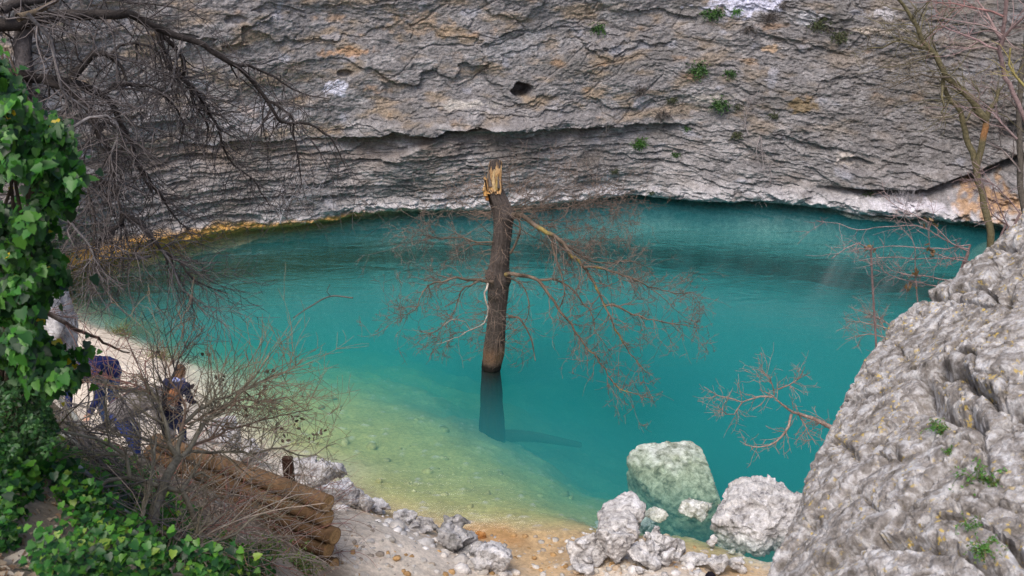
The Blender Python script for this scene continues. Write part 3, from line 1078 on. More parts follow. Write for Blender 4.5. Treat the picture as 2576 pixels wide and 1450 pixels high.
SHORE = 'white stones heaped at the foot of the beach'
rock_outline('rock', 'slanting white slab on top of the stone heap, its tip over the water', L4([(444, 600), (620, 510), (800, 425), (835, 455), (900, 530), (880, 600), (850, 655), (700, 665), (520, 660), (450, 645)]),
             0.10, 0.30, M_ROCK, 0.014, 0.05, 11, SHORE, thick=0.22)
rock_outline('rock', 'pale block under the slanting slab, above the rusty stone', L4([(455, 700), (530, 630), (640, 640), (780, 600), (830, 680), (720, 700), (700, 740), (600, 790), (520, 805), (462, 745)]),
             0.08, 0.25, M_ROCK, 0.014, 0.06, 12, SHORE, thick=0.2)
rock_outline('rock', 'rusty orange wet stone wedged under the pale block', L4([(440, 850), (560, 780), (680, 705), (700, 780), (640, 840), (520, 880), (420, 890)]),
             0.0, 0.2, M_ORANGE_ROCK, 0.014, 0.06, 13, SHORE, thick=0.15)
for i, (bx_, lb, fl) in enumerate([
        ((180, 900, 490, 1180), 'large grey-white rock at the left end of the stone heap', 1.0),
        ((440, 800, 745, 1120), 'tall creased white rock in the middle of the stone heap', 1.0),
        ((690, 745, 835, 865), 'rounded small white stone right of the rusty stone', 1.0),
        ((820, 680, 1050, 830), 'ridge of white rock running towards the dark-footed stone', 0.9),
        ((985, 670, 1195, 850), 'white stone with a dark green wet foot at the right of the heap', 1.0),
        ((930, 820, 1155, 1090), 'broad white rock with mossy crack on the right side of the heap', 1.0),
        ((735, 960, 1050, 1175), 'low white rock in front of the mossy cracked rock', 0.9),
        ((1055, 1005, 1225, 1155), 'smooth white rock at the lower right of the heap', 1.0),
        ((1140, 905, 1250, 1075), 'grey narrow stone standing at the wet edge of the heap', 1.0),
        ((1245, 1030, 1465, 1120), 'flat white stone lying on the orange sand right of the heap', 0.8),
        ((1480, 1045, 1690, 1185), 'white angular stone at the bottom edge left of the dark-haired head', 1.0),
        ((1680, 1060, 1845, 1190), 'white angular stone at the bottom edge beside the big outcrop', 1.0),
        ((1468, 835, 1580, 965), 'small white stone standing alone in the shallows', 1.0),
        ((1640, 940, 1750, 1010), 'small flat greenish stone in the shallows below the boulder', 0.7),
        ((780, 1120, 900, 1190), 'small white stone at the very bottom of the heap', 0.9),
        ((200, 1100, 420, 1200), 'low white stone at the bottom left of the heap', 0.8),
        ((860, 800, 960, 900), 'little white stone among moss in the heap', 1.0)]):
    rock_box('rock', lb, B4(*bx_), M_ROCK if i != 13 else M_ROCK_SUB, 40 + i, group=SHORE, flat=fl, sink=0.10, grow=1.38 if i < 12 else 1.15)
rock_box('rock', 'grey slab half under water between the heap and the boulder', B4(1150, 520, 1540, 700), M_ROCK_SUB, 70, z=-0.2, group='stones in the shallows', flat=0.8)
rock_box('rock', 'greenish stone under water just behind the slanting slab', B4(880, 570, 1120, 720), M_ROCK_SUB, 71, z=-0.2, group='stones in the shallows', flat=0.8)
rock_box('rock', 'orange round stone on the wet sand below the pool', (1195, 1340, 1224, 1362), M_ORANGE_ROCK, 72, flat=0.9)
rock_box('rock', 'orange pebble in the shallows right of the stone heap', B4(1265, 1010, 1350, 1050), M_ORANGE_ROCK, 73)
EDGE = 'pale rocks edging the path'
for i, (b_, lb) in enumerate([
        ((716, 1172, 802, 1228), 'jagged white rock beside the upper log end'),
        ((775, 1180, 852, 1262), 'biggest jagged white rock at the water behind the log end'),
        ((822, 1225, 892, 1282), 'white rock below the biggest jagged rock of the path edge'),
        ((880, 1248, 936, 1296), 'grey-white rock halfway along the path edge'),
        ((920, 1272, 975, 1302), 'low white rock next to the bend of the path edge'),
        ((992, 1300, 1054, 1334), 'pale rock left of the large grey rock of the path edge'),
        ((1032, 1318, 1086, 1352), 'small pale rock touching the large grey rock'),
        ((1082, 1328, 1184, 1402), 'large grey rock standing where path meets orange sand'),
        ((1172, 1380, 1232, 1416), 'grey rock just below the large grey rock'),
        ((1196, 1396, 1292, 1456), 'lilac-white rock at the bottom end of the path edge'),
        ((536, 1078, 606, 1140), 'whitish rock behind the bare shrub at the path edge'),
        ((600, 1128, 668, 1188), 'whitish rock behind the logs at the path edge')]):
    rock_box('rock', lb, b_, M_ROCK if i not in (7, 8) else M_ROCK_GREY, 100 + i, group=EDGE, grow=1.5, sink=0.30)
rock_outline('rock', 'pale lilac rock behind the ivy on the left', [(70, 640), (100, 670), (112, 755), (150, 800), (172, 855), (168, 895), (100, 885), (60, 830), (40, 720)],
             4.0, 0.5, M_ROCK, 0.03, 0.05, 21, thick=0.4, pit=0.03)

# loose stones on path and beach
_ico = bmesh.new()
bmesh.ops.create_icosphere(_ico, subdivisions=1, radius=1)
_iv = np.array([v.co[:] for v in _ico.verts])
_if = np.array([[v.index for v in f.verts] for f in _ico.faces])
_ico.free()


def scatter_stones(name, n, poly, smin, smax, cols, seed):
    rg = np.random.default_rng(seed)
    poly = np.array(poly, float)
    vs, fs, cs_ = [], [], []
    k = 0
    while k < n:
        p = rg.uniform(poly.min(0), poly.max(0))
        if not inpoly(p, poly):
            continue
        g = on_ground(*p, lo=7)
        s = smin * (smax / smin) ** (rg.random() ** 2.5)
        v = _iv * rg.uniform(0.75, 1.25, size=(len(_iv), 1)) * s * np.array([1, rg.uniform(0.6, 1), rg.uniform(0.45, 0.8)])
        a = rg.uniform(0, 6.28)
        v = v @ np.array([[math.cos(a), -math.sin(a), 0], [math.sin(a), math.cos(a), 0], [0, 0, 1]])
        vs.append(v + g + np.array([0, 0, s * 0.25]))
        fs.append(_if + k * len(_iv))
        c = np.array(cols[rg.integers(len(cols))]) * rg.uniform(0.75, 1.2)
        cs_.append(np.broadcast_to(c, v.shape))
        k += 1
    ob = link(name, mesh_np(name, np.concatenate(vs), np.concatenate(fs), np.concatenate(cs_)), M_GROUND)
    return ob


def inpoly(p, poly):
    x, y = p
    c = False
    j = len(poly) - 1
    for i in range(len(poly)):
        xi, yi = poly[i]
        xj, yj = poly[j]
        if (yi > y) != (yj > y) and x < (xj - xi) * (y - yi) / (yj - yi) + xi:
            c = not c
        j = i
    return c


_pb = scatter_stones('pebbles', 1500, [(860, 1300), (1000, 1320), (1130, 1350), (1480, 1345), (1640, 1330), (1920, 1400), (1920, 1450), (840, 1450)], 0.008, 0.06,
                     [(0.5, 0.47, 0.43), (0.58, 0.55, 0.52), (0.48, 0.30, 0.14), (0.40, 0.34, 0.28)], 5)
tag(_pb, 'loose pebbles strewn over the path and orange beach', 'pebbles', kind='stuff')
_pb = scatter_stones('bed_stones', 130, [(560, 1040), (800, 980), (1200, 1080), (1480, 1280), (1100, 1310), (800, 1200)], 0.02, 0.12,
                     [(0.38, 0.36, 0.16), (0.42, 0.40, 0.20), (0.32, 0.31, 0.14)], 6)
tag(_pb, 'stones lying on the green shallow bed of the pool', 'stones', kind='stuff')

_pb = scatter_stones('rubble', 240, [(700, 1190), (760, 1185), (850, 1250), (960, 1290), (1100, 1345), (1240, 1400), (1310, 1450), (1180, 1450), (1060, 1385), (960, 1325), (840, 1280), (720, 1225)], 0.03, 0.15,
                     [(0.66, 0.63, 0.61), (0.60, 0.56, 0.52), (0.70, 0.68, 0.67)], 8)
tag(_pb, 'pale broken rubble between the edge rocks of the path', 'rubble', kind='stuff')
_pb = scatter_stones('rubble', 260, [(1500, 1290), (1640, 1300), (1720, 1400), (1760, 1450), (1440, 1450), (1440, 1390)], 0.03, 0.12,
                     [(0.62, 0.60, 0.60), (0.5, 0.48, 0.47), (0.55, 0.42, 0.30)], 9)
tag(_pb, 'pale broken rubble filling the gaps of the stone heap', 'rubble', kind='stuff')

# ------------------------------------------------------------------ leaves
_leaf2 = np.array([(0, 0), (-0.30, -0.10), (-0.48, 0.12), (-0.37, 0.36), (-0.38, 0.54), (-0.21, 0.72), (0, 1.0), (0.21, 0.72), (0.38, 0.54), (0.37, 0.36), (0.48, 0.12), (0.30, -0.10)])
_LV = np.array([(x, y - 0.3, 0.16 * abs(x) - 0.10 * max(0, y - 0.3) ** 2) for x, y in _leaf2] + [(0, 0.05, -0.03)])
_LF = np.array([(12, i, (i + 1) % 12) for i in range(12)])
_OV = np.array([(0, -0.5, 0), (-0.26, -0.15, 0.05), (-0.24, 0.2, 0.05), (0, 0.5, -0.04), (0.24, 0.2, 0.05), (0.26, -0.15, 0.05), (0, 0, -0.02)])
_OF = np.array([(6, i, (i + 1) % 6) for i in range(6)])


def leaf_mesh(name, pos, nor, tip, size, cols, shape='ivy'):
    LV, LF = (_LV, _LF) if shape == 'ivy' else (_OV, _OF)
    pos, nor, tip = np.asarray(pos, float), np.asarray(nor, float), np.asarray(tip, float)
    nor = nor / np.linalg.norm(nor, axis=1)[:, None]
    tip = tip - nor * (tip * nor).sum(1)[:, None]
    tip = tip / (np.linalg.norm(tip, axis=1)[:, None] + 1e-9)
    sx = np.cross(tip, nor)
    v = pos[:, None, :] + np.asarray(size)[:, None, None] * (LV[None, :, 0:1] * sx[:, None, :] + LV[None, :, 1:2] * tip[:, None, :] + LV[None, :, 2:3] * nor[:, None, :])
    f = LF[None] + (np.arange(len(pos)) * len(LV))[:, None, None]
    c = np.repeat(np.asarray(cols), len(LV), axis=0)
    return mesh_np(name, v.reshape(-1, 3), f.reshape(-1, 3), c)


def palette(n, cols, wts, rg, jit=0.25):
    c = np.array(cols)[rg.choice(len(cols), size=n, p=np.array(wts) / sum(wts))]
    return c * rg.uniform(1 - jit, 1 + jit, size=(n, 1))


def in_region(n, poly, rg, keep=None):
    poly = np.array(poly, float)
    out = []
    while len(out) < n:
        p = rg.uniform(poly.min(0), poly.max(0))
        if inpoly(p, poly) and (keep is None or keep(p)):
            out.append(p)
    return np.array(out)


TOCAM = np.array([0, -0.75, 0.65])
rg = np.random.default_rng(3)
# ivy up the trunk on the left
_poly = [(-80, 60), (20, 85), (30, 150), (60, 190), (70, 240), (130, 255), (150, 310), (188, 362), (206, 430), (188, 515), (150, 545), (118, 560), (112, 610), (165, 655), (168, 720), (128, 755), (100, 800),
         (140, 862), (205, 880), (236, 902), (200, 965), (120, 1000), (40, 970), (-80, 930)]
# clumps give the mass its hollows
_cl = in_region(95, _poly, rg)
_cd = rg.uniform(4.4, 5.3, size=95)
pos, nor, tip = [], [], []
for k in range(6800):
    j = rg.integers(95)
    a = rg.normal(size=2) * np.array([26, 24])
    if not inpoly(_cl[j] + a, np.array(_poly, float)) and rg.random() < 0.88:
        continue
    pd = _cd[j] + 0.12 * (np.hypot(*a) / 30) ** 2 + rg.normal() * 0.05
    pos.append(P(*(_cl[j] + a), d=pd))
    nor.append(TOCAM + np.array([a[0] / 60, 0, -a[1] / 70]) + rg.normal(size=3) * 0.38)
    tip.append(np.array([0.25, -0.2, -1]) + rg.normal(size=3) * 0.45)
n = len(pos)
_yel = rg.random(n) < 0.006
lc = palette(n, [(0.030, 0.130, 0.014), (0.018, 0.075, 0.013), (0.075, 0.22, 0.025), (0.011, 0.045, 0.012)], [4, 3, 2.5, 3], rg)
lc[_yel] = (0.55, 0.42, 0.02)
ivy = thing('ivy', on_ground(30, 1010), 'glossy green ivy climbing the leaning trunk at the left edge', 'ivy')
link('foliage', leaf_mesh('foliage', pos, nor, tip, 0.024 + 0.040 * rg.random(n) ** 1.3, lc), M_LEAF, ivy)
tb = Tubes()
for k in range(16):
    q = resample([P(random.uniform(-60, 60), 960, d=5.3), P(random.uniform(-60, 90), 700, d=5.2), P(random.uniform(-60, 120), 420, d=5.2), P(random.uniform(-60, 40), 120, d=5.3)], 0.1)
    tb.add(q, np.linspace(0.014, 0.005, len(q)), 5, (0.10, 0.07, 0.05))
tb.build('stem', M_TWIG, ivy)

# the small-leaved bush under it
_poly2 = [(-60, 930), (60, 960), (120, 1010), (150, 1080), (120, 1150), (60, 1165), (-60, 1150)]
pp = in_region(4200, _poly2, rg)
pos = [P(*p, d=5.0 + 0.9 * rg.random() - 0.25 * math.sin(p[0] * 0.06) * math.cos(p[1] * 0.05)) for p in pp]
bush = thing('bush', on_ground(40, 1120), 'dense dark green small-leaved bush under the ivy at the left edge', 'bush')
link('foliage', leaf_mesh('foliage', pos, TOCAM + rg.normal(size=(4200, 3)) * 0.7, rg.normal(size=(4200, 3)), rg.uniform(0.018, 0.034, 4200),
                          palette(4200, [(0.035, 0.11, 0.03), (0.02, 0.06, 0.02), (0.06, 0.15, 0.04)], [3, 2, 2], rg), 'oval'), M_LEAF, bush)
tb = Tubes()
for k in range(40):
    q = wander(P(random.uniform(-40, 100), 1160, d=5.6), np.array([rg.normal() * 0.4, -0.1, 1]), 0.6, -0.02, 0.15, 8)
    tb.add(q, np.linspace(0.006, 0.002, len(q)), 4, (0.12, 0.09, 0.06))
tb.build('stem', M_TWIG, bush)

# ground ivy and dead leaves on the slope
_poly3 = [(-60, 1120), (130, 1130), (240, 1150), (330, 1190), (420, 1250), (470, 1310), (560, 1370), (680, 1440), (700, 1500), (-60, 1500)]
pp = in_region(5600, _poly3, rg, lambda p: noise3(p[0] / 75, p[1] / 60, 4.4) > -0.16 - 0.15 * rg.random())
pos = np.array([on_ground(*p) for p in pp])
h = rg.random(len(pp)) ** 2 * 0.22 + 0.02
pos[:, 2] += h
n = len(pp)
lc = palette(n, [(0.032, 0.14, 0.015), (0.018, 0.085, 0.014), (0.075, 0.21, 0.02), (0.17, 0.27, 0.03), (0.010, 0.045, 0.014)], [4, 3, 3, 1.0, 2], rg)
tag(link('ground_ivy', leaf_mesh('ground_ivy', pos, np.array([0, -0.35, 1]) + rg.normal(size=(n, 3)) * 0.35, np.array([0.2, -0.7, -0.5]) + rg.normal(size=(n, 3)) * 0.7,
                                 rg.uniform(0.022, 0.056, n) * np.clip(np.linalg.norm(pos - [0, 0, CAMZ], axis=1) / 5.5, 0.75, 1.1), lc), M_LEAF), 'ivy creeping over the slope in the lower left', 'ground ivy', kind='stuff')
pp = in_region(2200, [(-60, 1110), (300, 1170), (600, 1300), (860, 1380), (880, 1500), (-60, 1500)], rg)
pos = np.array([on_ground(*p) for p in pp])
pos[:, 2] += 0.015
n = len(pp)
tag(link('leaf_litter', leaf_mesh('leaf_litter', pos, np.array([0, -0.2, 1]) + rg.normal(size=(n, 3)) * 0.3, rg.normal(size=(n, 3)), rg.uniform(0.03, 0.09, n),
                                  palette(n, [(0.24, 0.15, 0.09), (0.36, 0.28, 0.20), (0.15, 0.10, 0.065), (0.46, 0.40, 0.33)], [4, 4, 2, 2], rg), 'oval'), M_GRASS),
    'dead brown leaves lying on the slope', 'leaf litter', kind='stuff')


def tuft(name, label, cat, p, nrm, r, cols, nblade, group=None, blade=1.0, wid=0.012, droop=0.3, lf=0):
    """a tuft of blades or small leaves growing from a crack"""
    rg2 = np.random.default_rng(int(abs(p[0] * 917 + p[2] * 131)) + 3)
    pos, nor, tip, size = [], [], [], []
    root = thing(name, p, label, cat, group)
    tb = Tubes()
    for k in range(nblade):
        d = unit(nrm * 0.8 + np.array([0, 0, 0.7]) + rg2.normal(size=3) * 0.75)
        q = wander(np.array(p) + rg2.normal(size=3) * r * np.array([0.35, 0.15, 0.15]), d, r * rg2.uniform(0.5, 1.15) * blade, droop, 0.12, 5)
        c = np.array(cols[rg2.integers(len(cols))]) * rg2.uniform(0.7, 1.3)
        tb.add(q, np.linspace(wid, wid * 0.3, len(q)), 3, c)
        if lf:
            for e in range(lf):
                pos.append(q[rg2.integers(2, 6)] + rg2.normal(size=3) * r * 0.08)
                nor.append(nrm + np.array([0, 0, 0.8]) + rg2.normal(size=3) * 0.6)
                tip.append(d + rg2.normal(size=3) * 0.6)
                size.append(r * rg2.uniform(0.10, 0.22))
    tb.build('stem' if lf else 'blades', M_GRASS, root)
    if lf:
        link('foliage', leaf_mesh('foliage', pos, nor, tip, np.array(size), palette(len(pos), cols, [1] * len(cols), rg2), 'oval'), M_LEAF, root)
    return root


GREEN = [(0.035, 0.10, 0.02), (0.06, 0.14, 0.025), (0.025, 0.06, 0.02)]
DULL = [(0.06, 0.085, 0.03), (0.10, 0.10, 0.05), (0.04, 0.05, 0.025)]
DRY = [(0.13, 0.11, 0.105), (0.17, 0.15, 0.14), (0.09, 0.075, 0.07)]
CT = 'plants growing from the cliff'
for px, py, r, cl, lb, nb, lf in [
        (1505, 72, 0.24, GREEN, 'wide green tuft alone on the cliff above the small cave', 60, 5),
        (1796, 36, 0.30, GREEN, 'dark green bushy tuft under the bluish white patch at the top of the cliff', 80, 5),
        (1855, 30, 0.16, [(0.05, 0.17, 0.02), (0.07, 0.2, 0.03)], 'bright green small tuft on the bluish white patch', 40, 5),
        (1940, 42, 0.28, DRY, 'grey-brown dry tuft right of the bright green one', 110, 0),
        (1970, 18, 0.18, DRY, 'small dry tuft at the top edge of the cliff', 70, 0),
        (1885, 75, 0.25, DRY, 'low dry tuft under the bluish white patch', 90, 0),
        (2060, 62, 0.30, DULL, 'olive tuft spreading along the upper right ledge', 80, 3),
        (2112, 92, 0.28, DULL, 'olive tuft beside the pale slanting stone', 80, 3),
        (2085, 78, 0.18, DRY, 'dry tuft between the two olive tufts', 80, 0),
        (1758, 178, 0.32, GREEN, 'large green tuft hanging on the cliff right of the trunk top', 90, 4),
        (1836, 187, 0.20, GREEN, 'green tuft beside the large hanging one', 60, 4),
        (1690, 255, 0.18, DULL, 'dull tuft left end of the green ledge row', 50, 4),
        (1812, 262, 0.26, GREEN, 'leafy tuft in the middle of the green ledge row', 80, 5),
        (1860, 268, 0.18, DULL, 'dull tuft right end of the green ledge row', 50, 4),
        (1666, 292, 0.24, DRY, 'grey dry tuft with a green crown below the ledge row', 110, 1),
        (1612, 228, 0.22, DRY, 'grey dry tuft drooping near the small cave', 90, 0),
        (1949, 290, 0.16, DULL, 'little dark tuft under the brown overhang', 50, 4),
        (1606, 362, 0.22, [(0.045, 0.14, 0.015), (0.07, 0.18, 0.02), (0.03, 0.08, 0.02)], 'round bright green bush on the banded cliff above the broken trunk', 90, 7),
        (1728, 322, 0.14, GREEN, 'small green sprig right of the round bush', 40, 4),
        (1855, 342, 0.20, DULL, 'brownish tuft on the banded cliff below the hanging shrub', 70, 2),
        (1548, 430, 0.13, DULL, 'thin dark tuft low on the cliff near the trunk', 40, 3),
        (1700, 392, 0.13, GREEN, 'small dark green sprig low on the banded cliff', 40, 3),
        (2188, 488, 0.22, [(0.07, 0.11, 0.05), (0.1, 0.13, 0.06)], 'grey-green spiky tuft on the pale shelf at the right', 70, 0),
        (1640, 488, 0.10, DULL, 'tiny tuft on the white foot of the cliff', 30, 2)]:
    p, nn = on_cliff(px, py)
    tuft('plant', lb, 'plant', p - nn * 0.03, nn, r, cl, nb, CT, lf=lf, wid=0.010)

# little plants in the cracks of the outcrop
_oc = get_co(outcrop.data)
_opx, _opy, _od = proj(_oc)


def on_outcrop(px, py):
    q = (_opx - px) ** 2 + (_opy - py) ** 2
    m = np.where((q < max(150.0, q.min() * 1.5)) & (_od > 0), _od, 1e9)
    return _oc[np.argmin(m)]


ON = 'small plants in the cracks of the outcrop'
for px, py, r, lb, nb in [(2360, 1078, 0.055, 'compact bright green rosette high on the outcrop', 40), (2468, 1200, 0.075, 'reddish green trailing sprig in the middle crack of the outcrop', 36),
                          (2470, 1378, 0.055, 'bright green clump low on the outcrop', 40), (2440, 1320, 0.05, 'thin pale weed above the low clump on the outcrop', 16),
                          (2376, 1132, 0.03, 'yellow-green moss pad just under the rosette on the outcrop', 24)]:
    p = on_outcrop(px, py)
    tuft('plant', lb, 'plant', p, unit(np.array([-0.5, -0.5, 0.6])), r, [(0.05, 0.16, 0.02), (0.08, 0.22, 0.03), (0.10, 0.12, 0.03)], nb, ON, wid=0.002, lf=6)

# dry grass on the left shore
for px, py, lb, nb, r in [(345, 850, 'pale dry grass clump bending over the left water edge', 190, 0.75), (395, 905, 'short mossy grass clump on the path edge', 120, 0.35),
                          (300, 845, 'yellow-green grass patch at the far end of the path', 120, 0.40)]:
    p = on_ground(px, py)
    tuft('grass_clump', lb, 'grass', p, np.array([0.75, -0.1, 0.4]), r, [(0.45, 0.38, 0.22), (0.35, 0.30, 0.16), (0.16, 0.20, 0.06)] if r > 0.6 else [(0.25, 0.24, 0.08), (0.14, 0.18, 0.04), (0.3, 0.26, 0.12)],
         nb, 'grass along the left shore', wid=0.005, droop=0.10)
# dark bush where the cliff meets the left shore
p = P(130, 690, z=0.4)
rg = np.random.default_rng(8)
fb = thing('bush', p, 'dark evergreen bush at the foot of the cliff behind the ivy', 'bush')
pos = p + np.array([-0.2, 0, 0.75]) + rg.normal(size=(1500, 3)) * np.array([0.42, 0.4, 0.42])
link('foliage', leaf_mesh('foliage', pos, TOCAM + rg.normal(size=(1500, 3)) * 0.7, rg.normal(size=(1500, 3)), rg.uniform(0.05, 0.11, 1500),
                          palette(1500, [(0.02, 0.05, 0.02), (0.03, 0.07, 0.03), (0.012, 0.03, 0.012)], [1, 1, 1], rg), 'oval'), M_LEAF, fb)
tb = Tubes()
for k in range(9):
    q = wander(p - [0, 0, 0.3], np.array([rg.normal() * 0.4, rg.normal() * 0.4, 1]), 1.3, 0, 0.1, 8)
    tb.add(q, np.linspace(0.02, 0.006, len(q)), 4, (0.10, 0.08, 0.06))
tb.build('stem', M_TWIG, fb)

# ------------------------------------------------------------------ the broken tree standing in the pool


def V5(pts):      # coordinates read in the close view of the broken tree
    return [(880.5 + x * 0.4337, 314.5 + y * 0.4337) for x, y in pts]


def branch_path(px, y0, y1, step=0.10, rough=0.010):
    pts = [P(a, b, y=y0 + (y1 - y0) * k / max(1, len(px) - 1)) for k, (a, b) in enumerate(px)]
    q = resample(pts, step)
    q[1:-1] += RNG.normal(size=(len(q) - 2, 3)) * rough
    return q


TY = 15.9
troot = thing('broken_tree', P(1236, 925, z=0), 'dead tree with a snapped top standing in the turquoise water', 'tree')
_tp = [(1238, 1040, 31), (1236, 960, 30), (1237, 925, 30), (1243, 880, 31), (1248, 830, 29), (1251, 780, 28), (1254, 730, 31), (1253, 700, 33), (1259, 640, 28), (1264, 590, 29), (1266, 545, 30), (1259, 515, 30), (1249, 490, 28), (1242, 465, 27), (1238, 400, 26)]
_ax = np.array([[*P(a, b, y=TY), w_ / FPX * proj(P(a, b, y=TY))[2]] for a, b, w_ in _tp])
_ax[0, 2] = -4.6
_ax[0, 3] *= 2.2
axis = resample(_ax, 0.035)
NA = 72
th = np.arange(NA) / NA * 2 * math.pi
TH, HH = np.meshgrid(th, axis[:, 2])
# ragged break: low on the left front, high shell at the back and right
zlow, zhigh = P(1222, 478, y=TY)[2], P(1250, 408, y=TY)[2]
hi = sstep(-0.15, 0.55, np.cos(th - math.radians(45)))         # facing right and back
cut = zlow + (zhigh - zlow) * hi + 0.06 * noise3(np.cos(th) * 4, np.sin(th) * 4, 3.0) + 0.05 * np.abs(noise3(np.cos(th) * 11, np.sin(th) * 11, 5.0))
cut = np.where(np.abs(np.angle(np.exp(1j * (th - math.radians(195))))) < 0.6, P(1214, 446, y=TY)[2] + 0.02 * noise3(th * 9, 0, 0), cut)
rows = [i for i in range(len(axis))]
cx_ = axis[:, 0][:, None]
bark = 0.032 * np.abs(noise3(np.cos(TH) * 7, np.sin(TH) * 7, HH * 1.1)) + 0.016 * noise3(np.cos(TH) * 14, np.sin(TH) * 14, HH * 2.5)
knob = 0
for kz, ka, kr in [(P(1262, 540, y=TY)[2], -0.9, 0.06), (P(1254, 690, y=TY)[2], 3.6, 0.06), (P(1254, 700, y=TY)[2], -0.6, 0.055), (P(1255, 650, y=TY)[2], -1.6, 0.035), (P(1250, 735, y=TY)[2], -2.2, 0.04)]:
    knob = knob + kr * np.exp(-((HH - kz) / 0.10) ** 2 - (np.angle(np.exp(1j * (TH - ka))) / 0.75) ** 2)
R = axis[:, 3][:, None] * 0.92 - 0.03 + bark + knob
Zc = np.minimum(HH, cut[None, :])
Xc = np.stack([np.interp(Zc, axis[:, 2], axis[:, 0]) + R * np.cos(TH), np.interp(Zc, axis[:, 2], axis[:, 1]) + R * np.sin(TH), Zc], -1)
bc = np.broadcast_to(np.array([0.15, 0.125, 0.115]), Xc.shape).copy()
bc *= (0.55 + 11 * bark)[..., None]
bc = lay(bc, np.array([0.26, 0.15, 0.09]), np.exp(-((HH - 0.28) / 0.16) ** 2) * 0.75)
bc = lay(bc, np.array([0.022, 0.019, 0.017]), sstep(0.13, 0.06, HH + 0.02 * noise3(TH * 3, 0, 0)))
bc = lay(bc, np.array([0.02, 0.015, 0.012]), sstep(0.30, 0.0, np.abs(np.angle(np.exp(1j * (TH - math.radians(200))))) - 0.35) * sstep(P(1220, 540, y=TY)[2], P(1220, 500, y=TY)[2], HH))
trunk = link('trunk', mesh_np('trunk', Xc.reshape(-1, 3), grid_faces(len(axis), NA, True), bc.reshape(-1, 3)), M_BARK, troot)
# torn wood filling the break
rimz = np.minimum(axis[-1, 2], cut)
nr = 9
tv, tc = [], []
for k in range(nr):
    f = k / (nr - 1)
    rr = (1 - f * 0.92)
    zz = rimz - 0.015 + (zlow - 0.10 - rimz) * (f ** 0.75) * (0.65 + 0.35 * hi) + 0.14 * np.abs(noise3(np.cos(th) * 6, np.sin(th) * 6, f * 3)) * (0 < k < nr)
    axx, ayy, arr = [np.interp(zz, axis[:, 2], axis[:, c]) for c in (0, 1, 3)]
    tv.append(np.stack([axx + (arr - 0.01) * rr * np.cos(th), ayy + (arr - 0.01) * rr * np.sin(th), zz], -1))
    cw = np.array([0.31, 0.17, 0.07]) + (0.5 + noise3(np.cos(th) * 5, np.sin(th) * 5, f * 6))[:, None] * np.array([0.16, 0.15, 0.10])
    tc.append(cw)
tv = np.concatenate(tv)
broken = link('broken_top', mesh_np('broken_top', tv, grid_faces(nr, NA, True), np.clip(np.concatenate(tc), 0.02, 0.8)), M_WOOD, trunk)
tb = Tubes()
for px, py, h0, w_, cl in [(1243, 482, 66, 8, (0.62, 0.45, 0.24)), (1238, 480, 50, 7, (0.56, 0.34, 0.14)), (1248, 478, 48, 6, (0.40, 0.28, 0.10)), (1230, 490, 44, 8, (0.55, 0.30, 0.10)),
                           (1222, 494, 44, 6, (0.60, 0.34, 0.12)), (1226, 505, 40, 5, (0.40, 0.17, 0.05)), (1217, 480, 32, 4, (0.65, 0.42, 0.2)), (1254, 474, 68, 5, (0.12, 0.10, 0.09)), (1234, 470, 58, 5, (0.16, 0.13, 0.11))]:
    b0, b1 = P(px, py, y=TY - 0.10), P(px + random.uniform(-5, 5), py - h0 * random.uniform(0.5, 0.9), y=TY - 0.02)
    cl = np.array(cl) * 0.72
    q = resample([b0, (b0 + b1) / 2 + RNG.normal(size=3) * 0.006, b1], 0.04)
    tb.add(q, np.linspace(w_, w_ * 0.15, len(q)) / FPX * 17.2, 5, np.array(cl))
tb.build('splinters', M_WOOD, trunk)

